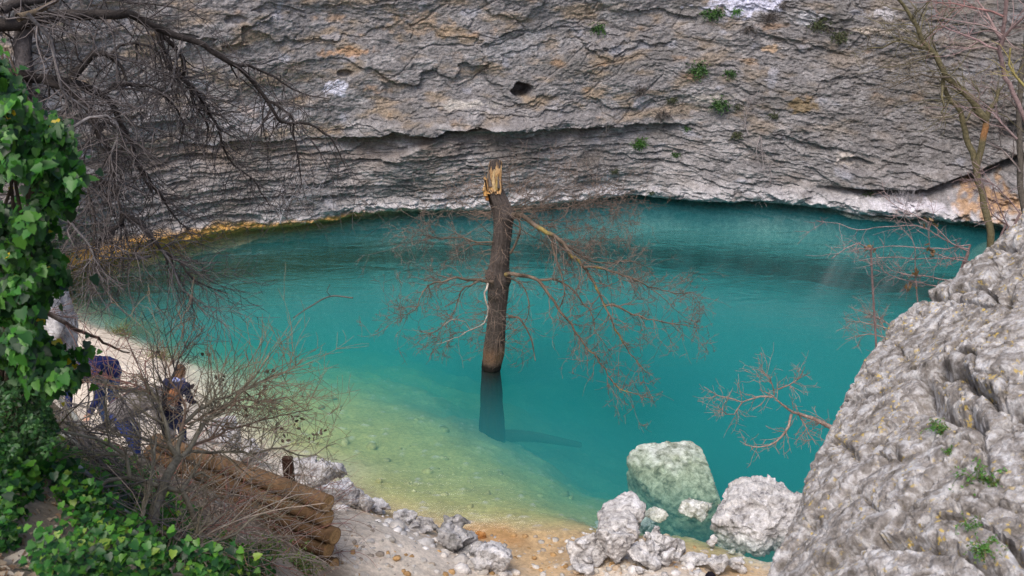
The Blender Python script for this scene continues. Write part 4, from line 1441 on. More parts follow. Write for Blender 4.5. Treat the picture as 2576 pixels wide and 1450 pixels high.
BR = [  # path, depth start/end, radius start/end, twigs, twig length
    ([(930, 520), (1000, 530), (1080, 590), (1200, 660), (1290, 760), (1370, 840), (1430, 950), (1480, 1050), (1530, 1160), (1600, 1290), (1680, 1390), (1720, 1440)], 15.8, 14.6, 0.075, 0.010, 60, 0.75),
    ([(1120, 600), (1250, 700), (1310, 740), (1400, 790), (1500, 800), (1620, 790), (1760, 840)], 15.6, 16.3, 0.040, 0.007, 46, 0.65),
    ([(1360, 825), (1480, 840), (1620, 880), (1740, 940), (1880, 970), (2010, 970)], 15.2, 15.0, 0.038, 0.006, 46, 0.6),
    ([(1480, 1050), (1560, 1050), (1640, 1100), (1760, 1130), (1850, 1150), (2030, 1180)], 14.9, 14.6, 0.030, 0.005, 36, 0.55),
    ([(1760, 960), (1830, 1020), (1900, 1090), (1990, 1140)], 15.0, 14.8, 0.014, 0.004, 14, 0.45),
    ([(900, 870), (1000, 870), (1090, 900), (1160, 990), (1220, 1090), (1280, 1160), (1350, 1260), (1420, 1340), (1500, 1450), (1560, 1530), (1640, 1560), (1740, 1580)], 15.7, 13.9, 0.060, 0.008, 46, 0.6),
    ([(1090, 900), (1230, 910), (1300, 960), (1350, 1040), (1410, 1110), (1420, 1190), (1470, 1260), (1520, 1330)], 15.4, 14.7, 0.036, 0.006, 30, 0.5),
    ([(1170, 665), (1190, 760), (1230, 870), (1240, 980), (1210, 1090), (1240, 1180)], 15.6, 14.8, 0.034, 0.008, 22, 0.5),
    ([(920, 1110), (980, 1120), (1020, 1170), (1050, 1240), (1070, 1330), (1075, 1370)], 15.8, 15.3, 0.036, 0.012, 10, 0.45),
    ([(900, 880), (990, 920), (1030, 1000), (1030, 1130), (960, 1190), (900, 1260)], 15.7, 15.0, 0.024, 0.006, 18, 0.5),
    ([(830, 910), (720, 900), (620, 885), (540, 910), (450, 930), (400, 1010), (370, 1080), (300, 1100), (220, 1070)], 15.7, 14.9, 0.048, 0.005, 46, 0.6),
    ([(740, 905), (640, 970), (610, 1080), (560, 1140), (500, 1200), (400, 1220)], 15.6, 14.6, 0.026, 0.005, 30, 0.5),
    ([(800, 920), (780, 980), (800, 1060), (780, 1150), (700, 1190), (600, 1240), (500, 1270)], 15.5, 14.7, 0.034, 0.006, 36, 0.55),
    ([(700, 1190), (650, 1130), (590, 1130), (530, 1180)], 15.0, 14.6, 0.016, 0.004, 18, 0.4),
    ([(830, 680), (740, 680), (640, 650), (540, 660), (430, 640), (320, 650), (250, 640)], 15.8, 15.4, 0.028, 0.004, 40, 0.6),
    ([(830, 690), (720, 700), (640, 740), (560, 790), (450, 850)], 15.9, 16.4, 0.020, 0.004, 24, 0.55),
    ([(930, 490), (1050, 480), (1250, 480), (1420, 430), (1520, 390)], 15.9, 16.6, 0.018, 0.004, 36, 0.6),
    ([(930, 520), (1050, 545), (1250, 560), (1450, 530), (1640, 500)], 15.9, 16.8, 0.018, 0.004, 40, 0.6),
    ([(940, 500), (1080, 440), (1240, 380), (1340, 300)], 16.0, 16.8, 0.014, 0.003, 30, 0.6),
    ([(940, 510), (1120, 500), (1320, 470), (1480, 480), (1620, 440)], 15.9, 17.0, 0.014, 0.003, 36, 0.6),
    ([(935, 530), (1150, 590), (1380, 600), (1540, 590), (1660, 490)], 15.8, 16.6, 0.016, 0.003, 44, 0.6),
    ([(925, 560), (1120, 680), (1330, 700), (1500, 690)], 15.8, 16.2, 0.014, 0.003, 36, 0.6),
    ([(940, 480), (1040, 430), (970, 390), (1030, 330), (1160, 290)], 16.0, 16.5, 0.016, 0.003, 26, 0.5),
    ([(900, 470), (930, 380), (920, 260), (940, 180)], 16.0, 16.3, 0.012, 0.003, 18, 0.5),
    ([(930, 745), (980, 640), (985, 560), (960, 520)], 15.6, 15.5, 0.038, 0.02, 10, 0.5),
    ([(840, 500), (740, 440), (640, 380), (560, 320)], 15.9, 16.2, 0.010, 0.003, 16, 0.5),
    ([(820, 640), (700, 520), (600, 440), (480, 560), (380, 560)], 15.9, 15.3, 0.012, 0.003, 20, 0.5)]
for i, (px, ya, yb, ra, rb, nt, tl) in enumerate(BR):
    q = branch_path(V5(px), ya, yb)
    rad = 0.62 * np.linspace(ra ** 0.7, rb ** 0.7, len(q)) ** (1 / 0.7)
    base = np.array([0.125, 0.095, 0.072]) if i not in (12, 13) else np.array([0.34, 0.30, 0.26])
    colr = np.tile(base, (len(q), 1)) * (1 + 0.3 * RNG.normal(size=(len(q), 1))).clip(0.5, 1.6)
    if i in (0, 1, 2, 3, 5):
        lich = (noise3(np.arange(len(q)) * 0.5, i * 3.3, 0.5) + 0.35 * RNG.normal(size=len(q)) > 0.45)[:, None]
        colr = np.where(lich, np.array([0.26, 0.20, 0.07]), colr)
    tb = Tubes()
    tb.add(q, rad, 8, colr)
    b = tb.build('branch', M_BARK, troot)
    tw = Tubes()
    twigs(tw, q, rad, int(nt * 0.85), tl * 1.55, 0.03, 1.0, 2 if tl > 0.5 else 1, np.array([0.17, 0.13, 0.108]), 0.22, 3, 0.15, 0.05, 0.0036)
    tw.build('twigs', M_TWIG, b)
# water shoots on the knobs
tw = Tubes()
for px, py, n, l in [(1262, 540, 60, 0.8), (1254, 700, 60, 0.7), (1238, 460, 26, 0.5), (1252, 800, 44, 0.7), (1262, 620, 26, 0.6), (1250, 860, 36, 0.6)]:
    for k in range(n):
        a = random.uniform(0, 6.28)
        c = P(px, py, y=TY)
        d_ = np.array([math.cos(a), math.sin(a) * 0.8 - 0.25, random.uniform(-0.3, 0.7)])
        q = wander(c + d_ * np.array([0.2, 0.2, 0.1]) + np.array([0, 0, random.uniform(-0.2, 0.2)]), d_, l * random.uniform(0.3, 1.1), 0.05, 0.2, 7)
        rr = np.linspace(0.005, 0.0022, 8)
        tw.add(q, rr, 3, np.array([0.22, 0.16, 0.125]))
        twigs(tw, q, rr, 2, 0.3, 0.02, 1, 0, np.array([0.22, 0.16, 0.125]), 0.2, 3, 0.3, 0, 0.0022)
tw.build('water_shoots', M_TWIG, trunk)
# sunken timber on the bed below it
q = resample([P(1240, 1100, z=-1.6), P(1330, 1098, z=-1.9), P(1460, 1120, z=-2.4)], 0.1)
tb = Tubes()
tb.add(q, np.linspace(0.15, 0.06, len(q)), 8, (0.09, 0.10, 0.07))
tag(tb.build('sunken_branch', M_BARK), 'dark sunken branch lying on the pool bed in front of the trunk', 'branch')
# a twig poking out of the open water on the left
tb = Tubes()
tb.add(resample([P(738, 800, z=-0.35), P(780, 772, z=-0.08), P(830, 746, z=0.03), P(888, 750, z=0.02)], 0.08), 0.016, 5, (0.10, 0.09, 0.08))
tb.add(resample([P(832, 746, z=0.03), P(822, 735, z=0.15), P(830, 716, z=0.32)], 0.08), 0.009, 4, (0.10, 0.09, 0.08))
tag(tb.build('drowned_twig', M_TWIG), 'thin forked twig breaking the water surface left of the trunk', 'branch')

# ------------------------------------------------------------------ the overhanging tree on the left


def pathd(px, d0, d1, step=0.07, rough=0.006):
    pts = [P(a, b, d=d0 + (d1 - d0) * k / max(1, len(px) - 1)) for k, (a, b) in enumerate(px)]
    q = resample(pts, step)
    if len(q) > 2:
        q[1:-1] += RNG.normal(size=(len(q) - 2, 3)) * rough
    return q


def L1(pts):
    return [(x * 0.3469, y * 0.3469) for x, y in pts]


def L2(pts):
    return [(x * 0.3469, 440.2 + y * 0.3469) for x, y in pts]


DARK = np.array([0.045, 0.038, 0.035])
GREYB = np.array([0.20, 0.185, 0.185])
TWC = np.array([0.105, 0.09, 0.088])
gb = on_ground(-150, 1040)
lt = thing('leaning_tree', gb, 'leafless dark tree leaning in from the left with long drooping limbs over the pool', 'tree')
tb = Tubes()
q = np.vstack([[gb - [0, 0, 0.3]], pathd([(-150, 900), (-140, 500), (-130, 150), (-120, -250)], 8.2, 8.6, 0.2, 0.01)])
tb.add(q, np.linspace(0.22, 0.14, len(q)), 12, DARK * 1.3)
tb.build('trunk', M_BARK, lt)
tb = Tubes()
g2 = on_ground(72, 985)
q = np.vstack([[g2 - [0, 0, 0.2]], pathd([(70, 800), (64, 500), (60, 230), (58, 60), (66, -150)], 8.3, 8.6, 0.15, 0.008)])
tb.add(q, np.linspace(0.085, 0.060, len(q)), 10, np.array([0.12, 0.105, 0.105]))
st = tb.build('side_stem', M_BARK, lt)
LB = [
    (L1([(-400, 180), (0, 190), (250, 150), (520, 110), (850, 115), (980, 110), (1100, 190), (1300, 270), (1480, 330), (1600, 420), (1720, 490), (1830, 590), (1930, 720), (2030, 880), (2180, 890), (2300, 930), (2420, 1040), (2500, 1200)]), 8.3, 9.6, 0.055, 0.006, 100, 0.85, DARK),
    (L1([(-420, 480), (150, 540), (330, 580), (480, 590), (600, 620), (750, 690), (830, 790), (880, 900), (950, 1020), (1000, 1180), (1050, 1300), (1100, 1400)]), 8.3, 9.0, 0.055, 0.008, 76, 0.8, DARK),
    (L1([(520, 560), (600, 470), (680, 390), (750, 390), (840, 440), (900, 510), (920, 590)]), 8.5, 8.4, 0.036, 0.010, 26, 0.7, DARK),
    (L1([(330, 590), (450, 640), (560, 720), (640, 800), (710, 900), (720, 1000), (800, 1080), (820, 1250), (840, 1400)]), 8.4, 8.0, 0.030, 0.007, 60, 0.75, DARK),
    (L1([(760, 680), (820, 620), (930, 610), (1080, 630), (1200, 700), (1290, 800), (1330, 900), (1300, 1050)]), 8.7, 9.0, 0.022, 0.005, 44, 0.7, DARK),
    (L1([(1140, 220), (1190, 370), (1220, 490), (1300, 560), (1380, 620), (1400, 750), (1480, 850), (1510, 920), (1500, 1030)]), 9.0, 9.3, 0.026, 0.006, 56, 0.75, DARK),
    (L1([(1180, 260), (1260, 330), (1320, 420), (1340, 560), (1420, 660), (1520, 820), (1590, 950), (1620, 1080), (1700, 1200), (1810, 1290), (1900, 1400), (1960, 1500)]), 9.0, 9.6, 0.022, 0.005, 76, 0.75, DARK),
    (L1([(1720, 480), (1800, 470), (1890, 520), (2000, 560), (2120, 650), (2250, 690), (2400, 720)]), 9.3, 9.8, 0.016, 0.004, 40, 0.6, DARK * 1.4),
    (L1([(1930, 730), (2030, 780), (2110, 840), (2130, 960), (2150, 1100), (2180, 1250), (2170, 1400)]), 9.4, 9.7, 0.015, 0.004, 44, 0.6, DARK * 1.3),
    (L1([(800, 400), (870, 330), (980, 310), (1080, 345), (1150, 380), (1180, 480), (1200, 600)]), 8.6, 8.9, 0.014, 0.004, 32, 0.6, DARK * 1.5),
    (L1([(200, 100), (280, 180), (370, 280), (390, 400), (420, 520), (440, 650), (560, 740), (640, 800)]), 7.8, 8.0, 0.016, 0.007, 30, 0.6, GREYB),
    (L1([(1310, 290), (1270, 480), (1220, 650), (1100, 750), (950, 790), (750, 800)]), 9.0, 8.6, 0.013, 0.004, 26, 0.6, GREYB),
    (L1([(500, 1020), (510, 930), (650, 850), (770, 835), (850, 900), (850, 1000), (810, 1100), (820, 1250)]), 7.9, 8.0, 0.015, 0.005, 36, 0.6, GREYB * 0.9),
    (L2([(440, -80), (620, 0), (750, 50), (840, 130), (880, 280), (910, 400), (930, 520)]), 8.2, 8.4, 0.024, 0.006, 50, 0.7, DARK * 1.4),
    (L2([(890, 290), (880, 360), (820, 390), (740, 470), (700, 560)]), 8.3, 8.2, 0.022, 0.004, 30, 0.65, DARK),
    (L2([(900, 290), (1010, 340), (1050, 420), (1130, 490), (1170, 540), (1300, 640), (1420, 770), (1560, 830), (1650, 860)]), 8.3, 8.7, 0.022, 0.004, 60, 0.6, DARK * 1.7),
    (L2([(1170, 540), (1250, 660), (1290, 760), (1330, 830), (1450, 950), (1520, 1040)]), 8.5, 8.4, 0.013, 0.004, 40, 0.55, GREYB * 0.8),
    (L2([(1090, 590), (960, 610), (830, 600), (700, 590), (600, 690)]), 8.4, 8.0, 0.013, 0.004, 36, 0.6, GREYB * 0.8),
    (L2([(640, 0), (650, 200), (690, 330), (680, 520), (720, 700)]), 8.2, 8.0, 0.012, 0.004, 40, 0.6, DARK * 1.5),
    (L2([(1000, -60), (1100, 60), (1180, 180), (1260, 300), (1380, 400)]), 8.6, 9.0, 0.016, 0.005, 46, 0.6, DARK * 1.3),
    (L2([(430, 280), (560, 400), (660, 520), (700, 620), (780, 740), (900, 800)]), 8.0, 8.0, 0.012, 0.004, 40, 0.6, GREYB * 0.8),
    (L1([(0, 80), (150, 30), (330, 0), (480, -80)]), 8.3, 8.6, 0.040, 0.02, 26, 0.7, DARK * 1.3),
    (L1([(130, 130), (250, 100), (330, 60), (420, 0)]), 8.0, 8.2, 0.030, 0.014, 26, 0.6, np.array([0.13, 0.10, 0.07])),
    (L1([(470, -60), (700, -20), (1000, 20), (1300, 60), (1500, 150)]), 8.8, 9.4, 0.012, 0.004, 46, 0.6, DARK * 1.4)]
for px, da, db, ra, rb, nt, tl, cl in LB:
    q = pathd(px, da, db)
    rad = np.linspace(ra ** 0.8, rb ** 0.8, len(q)) ** (1 / 0.8)
    tb = Tubes()
    tb.add(q, rad, 8, np.tile(cl, (len(q), 1)) * (1 + 0.25 * RNG.normal(size=(len(q), 1))).clip(0.6, 1.8))
    b = tb.build('branch', M_BARK, lt)
    tw = Tubes()
    twigs(tw, q, rad, int(nt * (0.68 if len(px) < 12 else 0.6)), tl * 1.4, 0.05, 1.2, 1, TWC * (1.25 if cl[0] > 0.09 else 0.75), 0.24, 3, 0.12, -0.12, 0.0026)
    tw.build('twigs', M_TWIG, b)

# ------------------------------------------------------------------ slim trees and bare shrubs on the right


def R8(pts):
    return [(1698.3 + x * 0.3470, y * 0.3470) for x, y in pts]


def R7(pts):
    return [(1698.3 + x * 0.3470, 314.5 + y * 0.3470) for x, y in pts]


def R6(pts):
    return [(1698.3 + x * 0.4798, 754.7 + y * 0.4798) for x, y in pts]


def bare(root, specs, droop=0.02, up=0.1, minr=0.002, lev=1, part='branch', wob=0.22, dens=1.0):
    out = []
    for px, da, db, ra, rb, nt, tl, cl in specs:
        q = pathd(px, da, db) if not isinstance(px, np.ndarray) else px
        rad = np.linspace(ra, rb, len(q))
        tb = Tubes()
        c = np.tile(np.array(cl), (len(q), 1)) * (1 + 0.2 * RNG.normal(size=(len(q), 1))).clip(0.6, 1.7)
        tb.add(q, rad, 8 if ra > 0.02 else 5, c)
        b = tb.build(part, M_BARK if ra > 0.02 else M_TWIG, root)
        out.append(b)
        if nt:
            tw = Tubes()
            twigs(tw, q, rad, max(7, int(nt * dens)), tl, droop, 1.1, lev, np.array(cl) * 1.1, wob, 3, 0.15, up, minr)
            tw.build('twigs', M_TWIG, b)
    return out


OLV = (0.12, 0.105, 0.06)
p0 = P(2496, 640, d=11.5)
g = np.array([p0[0] + 0.1, p0[1], ground_z(p0[0] + 0.1, p0[1]) - 0.2])
t1 = thing('slender_tree', g, 'slender bare tree with olive bark forking above the outcrop on the right', 'tree')
tb = Tubes()
q = np.vstack([resample(np.vstack([g, P(2496, 640, d=11.5)]), 0.2)[:-1], pathd(R7([(2290, 780), (2250, 640), (2230, 520), (2200, 400)]) + R8([(2195, 1200), (2220, 1080), (2250, 920), (2255, 860)]), 11.4, 11.3)])
cq = np.tile(np.array(OLV), (len(q), 1))
_pz = proj(q)[1]
cq[(_pz < 345) & (_pz > 312)] = (0.26, 0.135, 0.06)
tb.add(q, np.linspace(0.044, 0.032, len(q)), 10, cq)
tb.build('trunk', M_BARK, t1)
bare(t1, [
    (R8([(2255, 860), (2290, 790), (2320, 740), (2350, 640)]), 11.3, 11.3, 0.034, 0.008, 10, 0.7, OLV),
    (R8([(2255, 870), (2220, 830), (2130, 700), (2010, 600), (1960, 560), (1890, 400), (1800, 300), (1760, 200), (1690, 90), (1620, 0), (1560, -80)]), 11.3, 10.8, 0.042, 0.012, 50, 0.9, OLV),
    (R8([(2185, 1230), (2130, 1050), (2090, 900), (2070, 820), (2000, 730), (1940, 620), (1950, 520), (1880, 370), (1780, 350), (1640, 295), (1500, 340), (1390, 355)]), 11.4, 11.0, 0.034, 0.006, 50, 0.9, OLV),
    (R8([(1940, 620), (1930, 700), (1950, 780), (1930, 820), (1990, 830)]), 11.0, 10.8, 0.014, 0.005, 12, 0.6, OLV),
    (R8([(1990, 560), (1850, 560), (1790, 540), (1640, 600), (1540, 640)]), 11.0, 10.8, 0.013, 0.004, 24, 0.7, (0.11, 0.09, 0.07)),
    (R8([(1640, 295), (1610, 215), (1480, 225), (1410, 250), (1390, 340)]), 11.0, 11.0, 0.012, 0.004, 20, 0.6, (0.12, 0.10, 0.08)),
    (R8([(1880, 390), (1760, 420), (1700, 430), (1700, 540), (1620, 600)]), 11.0, 10.9, 0.011, 0.004, 24, 0.6, (0.13, 0.11, 0.08)),
    (R8([(2110, 880), (2180, 760), (2210, 690), (2140, 560)]), 11.2, 11.4, 0.012, 0.004, 18, 0.6, OLV)], up=0.10, minr=0.0024, dens=0.5)
g = np.array([4.1, 6.6, ground_z(4.1, 6.6) - 0.2])
REDB = (0.24, 0.17, 0.165)
t2 = thing('slender_tree', g, 'thin purplish bare tree rising at the right edge of the photograph', 'tree')
q = np.vstack([g, P(2620, 760, d=8.4), pathd(R8([(2600, 960), (2510, 800), (2390, 560), (2350, 360), (2370, 290), (2380, 150), (2400, 20), (2420, -100)]), 8.4, 8.2)])
tb = Tubes()
tb.add(resample(q, 0.08), np.linspace(0.030, 0.014, len(resample(q, 0.08))), 8, REDB)
tb.build('trunk', M_BARK, t2)
bare(t2, [
    (R8([(2355, 350), (2430, 210), (2530, 120), (2650, 40)]), 8.2, 8.0, 0.016, 0.006, 20, 0.6, REDB),
    (R8([(2370, 290), (2290, 150), (2200, 20), (2150, -80)]), 8.2, 8.3, 0.014, 0.005, 16, 0.5, REDB),
    (R8([(2380, 120), (2290, 80), (2100, 40), (1870, 15)]), 8.2, 8.3, 0.009, 0.003, 18, 0.5, (0.26, 0.14, 0.13)),
    (R8([(2340, 360), (2200, 300), (2060, 240), (1930, 185)]), 8.2, 8.4, 0.009, 0.003, 12, 0.5, (0.26, 0.17, 0.17)),
    (R8([(2480, 1010), (2400, 920), (2290, 820), (2180, 740), (2090, 660)]), 8.4, 8.6, 0.008, 0.003, 14, 0.5, REDB),
    (R8([(2600, 700), (2520, 620), (2420, 480), (2430, 350)]), 8.0, 8.0, 0.012, 0.006, 8, 0.5, (0.24, 0.20, 0.07))], up=0.12, minr=0.002, dens=0.6)
g = np.array([6.6, 9.6, ground_z(6.6, 9.6) - 0.2])
t3 = thing('slender_tree', g, 'straight dark stem standing half cut off at the right edge behind the others', 'tree')
q = np.vstack([g, pathd(R8([(2560, 1600), (2520, 1450), (2500, 1250), (2505, 1060), (2490, 800), (2530, 400), (2570, 0)]), 11.6, 11.4, 0.1)])
tb = Tubes()
tb.add(q, np.linspace(0.034, 0.020, len(q)), 8, (0.10, 0.088, 0.075))
tb.build('trunk', M_BARK, t3)
bare(t3, [(R8([(2505, 1060), (2440, 960), (2330, 860), (2160, 790)]), 11.5, 11.5, 0.016, 0.004, 24, 0.7, (0.16, 0.13, 0.12)),
          (R8([(2490, 800), (2400, 700), (2280, 640), (2120, 600)]), 11.5, 11.6, 0.014, 0.004, 24, 0.7, (0.16, 0.13, 0.12)),
          (R8([(2500, 1250), (2440, 1160), (2360, 1080), (2200, 1000)]), 11.5, 11.6, 0.012, 0.004, 24, 0.7, (0.14, 0.115, 0.11))], up=0.1, minr=0.0022, dens=0.6)


def dry_leaves(root, centers, n, spread, size, seed, cols=((0.20, 0.12, 0.06), (0.28, 0.18, 0.09), (0.12, 0.08, 0.05))):
    rg2 = np.random.default_rng(seed)
    pos = np.repeat(np.array(centers), n, axis=0) + rg2.normal(size=(len(centers) * n, 3)) * spread
    m = len(pos)
    link('dry_leaves', leaf_mesh('dry_leaves', pos, rg2.normal(size=(m, 3)), rg2.normal(size=(m, 3)), rg2.uniform(0.6, 1.2, m) * size, palette(m, cols, [1] * len(cols), rg2), 'oval'), M_GRASS, root)


PINK = (0.24, 0.17, 0.165)
g = np.array([3.6, 8.3, ground_z(3.6, 8.3) - 0.1])
rs = thing('bare_shrub', g, 'reddish twiggy shrub with a few brown leaves behind the crest of the outcrop', 'shrub')
_e = [R7(x) for x in (
    [(2130, 920), (1950, 830), (1760, 730), (1600, 740), (1450, 745), (1330, 760), (1200, 720), (1020, 695)],
    [(2140, 870), (1900, 905), (1750, 890), (1580, 880), (1420, 900), (1280, 905)],
    [(2100, 965), (1800, 970), (1500, 960), (1280, 995)],
    [(1900, 1170), (1700, 1130), (1560, 1090), (1470, 1010), (1455, 920)],
    [(1760, 1290), (1745, 1100), (1740, 900), (1700, 780), (1660, 680)],
    [(2130, 900), (2000, 850), (1880, 730), (1700, 640), (1560, 560), (1470, 480)],
    [(2200, 1000), (1950, 960), (1850, 880), (1840, 700)],
    [(1420, 900), (1330, 860), (1240, 900), (1130, 970)],
    [(2000, 1130), (1850, 1100), (1640, 1080), (1520, 1020)],
    [(2400, 720), (2300, 640), (2250, 500), (2130, 320)], [(2420, 740), (2330, 560), (2300, 430), (2180, 390)], [(2500, 640), (2380, 500), (2290, 420), (2140, 395)])]
bare(rs, [(pathd(x, 9.2, 9.0, 0.07, 0.004), 0, 0, 0.0065, 0.0022, 9, 0.35, PINK) for x in _e], up=0.1, minr=0.0022, lev=1)
dry_leaves(rs, [P(*R7([(1860, 700)])[0], d=9.1), P(*R7([(1870, 900)])[0], d=9.1), P(*R7([(1745, 1090)])[0], d=9.1), P(*R7([(1720, 1150)])[0], d=9.1), P(*R7([(1400, 880)])[0], d=9.1)], 8, 0.035, 0.06, 5)
tb = Tubes()
for x in _e:
    tb.add(resample([g, (g + P(*x[0], d=9.2)) / 2 + RNG.normal(size=3) * 0.1, P(*x[0], d=9.2)], 0.15), 0.010, 5, PINK)
tb.build('stem', M_TWIG, rs)
dry_g = (0.27, 0.20, 0.17)
g = np.array([3.35, 9.0, ground_z(3.35, 9.0) - 0.1])
rb = thing('bare_shrub', g, 'pale bare branch reaching out over the water left of the outcrop', 'shrub')
_e = [R6(x) for x in (
    [(860, 690), (720, 620), (620, 590), (560, 550), (510, 500), (440, 470)], [(610, 600), (580, 690), (500, 760), (400, 770), (340, 740)],
    [(510, 510), (420, 510), (350, 540), (300, 520), (220, 500), (150, 455)], [(350, 540), (310, 600), (270, 600), (220, 545)],
    [(520, 500), (500, 420), (440, 350)], [(540, 470), (640, 420), (680, 350)], [(650, 600), (700, 700), (740, 760)])]
rr_ = [0.030, 0.018, 0.013, 0.008, 0.008, 0.010, 0.010]
bare(rb, [(pathd(x, 11.3, 11.1, 0.06, 0.004), 0, 0, r_, 0.003, 16, 0.40, dry_g) for x, r_ in zip(_e, rr_)], up=0.05, minr=0.0024, lev=1)
tb = Tubes()
tb.add(resample([g, P(*R6([(1010, 800)])[0], d=11.1), P(*_e[0][0], d=11.3)], 0.1), 0.032, 7, dry_g)
tb.build('stem', M_BARK, rb)
g = np.array([4.6, 10.4, ground_z(4.6, 10.4) - 0.1])
rc = thing('bare_shrub', g, 'small bare grey twigs sticking out halfway up the outcrop edge', 'shrub')
_e = [R6(x) for x in ([(1180, 180), (1110, 150), (1000, 120), (890, 110)], [(1150, 150), (1060, 90), (1000, 70), (920, 40)], [(1100, 160), (1050, 60), (1020, 40)], [(1120, 200), (1000, 180), (890, 210)])]
bare(rc, [(pathd(x, 12.6, 12.5, 0.06, 0.004), 0, 0, 0.010, 0.003, 14, 0.35, (0.22, 0.18, 0.16)) for x in _e], up=0.1, minr=0.0025, lev=1)
tb = Tubes()
for x in _e[:2]:
    tb.add(resample([g, P(*x[0], d=12.6)], 0.15), 0.012, 5, (0.22, 0.18, 0.16))
tb.build('stem', M_TWIG, rc)

# bare shrubs rooted in the cliff


def cliff_shrub(px, py, label, paths, rad, nt, tl, cl, lev=1):
    p, nn = on_cliff(px, py)
    root = thing('cliff_shrub', p, label, 'shrub', 'bare shrubs rooted in the cliff')
    for pa in paths:
        pts = []
        for k, (a, b) in enumerate(pa):
            c_, n_ = on_cliff(a, b)
            pts.append(c_ + n_ * (0.05 + 0.10 * k))
        q = resample(pts, 0.12)
        rr2 = np.linspace(rad, 0.004, len(q))
        tb = Tubes()
        tb.add(q, rr2, 5, cl)
        b = tb.build('branch', M_TWIG, root)
        tw = Tubes()
        twigs(tw, q, rr2, nt, tl, 0.02, 1.0, lev, np.array(cl), 0.17, 3, 0.2, 0.1, 0.004)
        tw.build('twigs', M_TWIG, b)


cliff_shrub(1885, 335, 'pale bare shrub hanging on the cliff in two stems right of the centre', [[(1870, 325), (1876, 285), (1890, 245), (1915, 222)], [(1880, 340), (1872, 300), (1878, 262), (1905, 230)], [(1912, 345), (1915, 390), (1925, 430)], [(1910, 345), (1900, 380), (1912, 412)]], 0.018, 8, 0.6, (0.24, 0.21, 0.21))
cliff_shrub(1500, 455, 'grey bare shrub fanning up from the cliff foot right of the trunk', [[(1495, 455), (1480, 400), (1450, 340)], [(1500, 455), (1505, 390), (1515, 330)], [(1505, 458), (1530, 410), (1560, 350)], [(1498, 458), (1470, 430), (1440, 400)]], 0.014, 16, 0.9, (0.17, 0.145, 0.14))
cliff_shrub(712, 545, 'whitish forked shrub growing from the ochre foot of the cliff', [[(705, 560), (712, 525), (735, 495), (765, 482), (800, 470)], [(708, 550), (700, 510), (705, 470)], [(735, 495), (770, 500), (820, 520)], [(715, 520), (750, 460), (770, 420)]], 0.020, 16, 0.9, (0.33, 0.32, 0.35))
cliff_shrub(2290, 512, 'low greyish mat of twigs on the pale shelf at the right', [[(2270, 512), (2250, 500), (2235, 490)], [(2290, 512), (2300, 498), (2320, 492)], [(2280, 514), (2282, 500), (2286, 490)]], 0.010, 26, 0.5, (0.30, 0.28, 0.30))
cliff_shrub(1925, 420, 'thin hanging roots below the pale two-stemmed shrub', [[(1930, 415), (1940, 440), (1935, 470)], [(1905, 480), (1915, 495), (1908, 512)]], 0.010, 8, 0.4, (0.22, 0.19, 0.19))

# ------------------------------------------------------------------ lower left: logs, shrub, brambles, dead branches


def L3(pts):
    return [(x * 0.3929, 880.4 + y * 0.3929) for x, y in pts]


LN, LF_ = P(826, 1268, z=1.98), P(392, 1108, z=1.95)
ld = unit(LF_ - LN)
LOGG = 'logs of the stacked barrier'
for k, lb in enumerate(['top log of the stack with a pale sawn end', 'second log of the stack just under the top log', 'third log of the stack', 'fourth log of the stack near the ground', 'lowest log of the stack, half buried in twigs']):
    a = LN - np.array([0, 0, 0.205 * k]) + ld * [0, 0.02, -0.06, 0.05, 0.0][k]
    b = LF_ - np.array([0, 0, 0.205 * k]) + ld * [0, 0.15, 0.0, 0.1, 0.1][k]
    root = thing('log', a, lb, 'log', LOGG)
    n = 40
    tt = np.linspace(0, 1, n)[:, None]
    q = a + (b - a) * tt
    q[:, 2] += 0.012 * np.sin(tt[:, 0] * 5 + k)
    tb = Tubes()
    cl = np.array([0.16, 0.097, 0.052]) * (1.15 - 0.15 * k) * (1 + 0.5 * fbm(tt * 9 + k * 7, 0 * tt, 0 * tt + k, 4))
    tb.add(q, 0.098 + 0.004 * noise3(tt[:, 0] * 8, k, 0), 18, cl)
    tb.build('stem_wood', M_WOOD, root)
    for e, dv in ((q[0], -ld), (q[-1], ld)):
        a1 = unit(np.cross(dv, [0, 0, 1]))
        b1 = np.cross(dv, a1)
        vs, cs_ = [e + dv * 0.004], [np.array([0.36, 0.22, 0.10])]
        for r_ in range(1, 8):
            for j in range(18):
                t_ = j / 18 * 2 * math.pi
                vs.append(e + dv * (0.004 if r_ < 7 else -0.003) + (a1 * math.cos(t_) + b1 * math.sin(t_)) * 0.098 * r_ / 7)
                cs_.append(np.array([0.42, 0.27, 0.13]) * (1.0 if r_ % 2 else 0.72) * (0.5 if r_ == 7 else 1))
        fs3 = [(0, 1 + j, 1 + (j + 1) % 18) for j in range(18)]
        fs4 = [(1 + r_ * 18 + j, 1 + (r_ + 1) * 18 + j, 1 + (r_ + 1) * 18 + (j + 1) % 18, 1 + r_ * 18 + (j + 1) % 18) for r_ in range(6) for j in range(18)]
        link('cut_end', mesh_np('cut_end', np.array(vs), [np.array(fs3), np.array(fs4)], np.array(cs_)), M_WOOD, root)
p = P(729, 1214, z=1.16)
bm = bmesh.new()
bmesh.ops.create_cube(bm, size=1, matrix=Matrix.Translation(Vector(p)) @ Matrix.Diagonal((0.13, 0.08, 0.75, 1)))
bmesh.ops.bevel(bm, geom=bm.edges[:], offset=0.012, segments=2, affect='EDGES')
me = bpy.data.meshes.new('stake')
bm.to_mesh(me)
bm.free()
set_col(me, np.array([0.07, 0.035, 0.025]))
tag(link('stake', me, M_WOOD), 'short dark wooden stake holding the logs on the water side', 'stake')

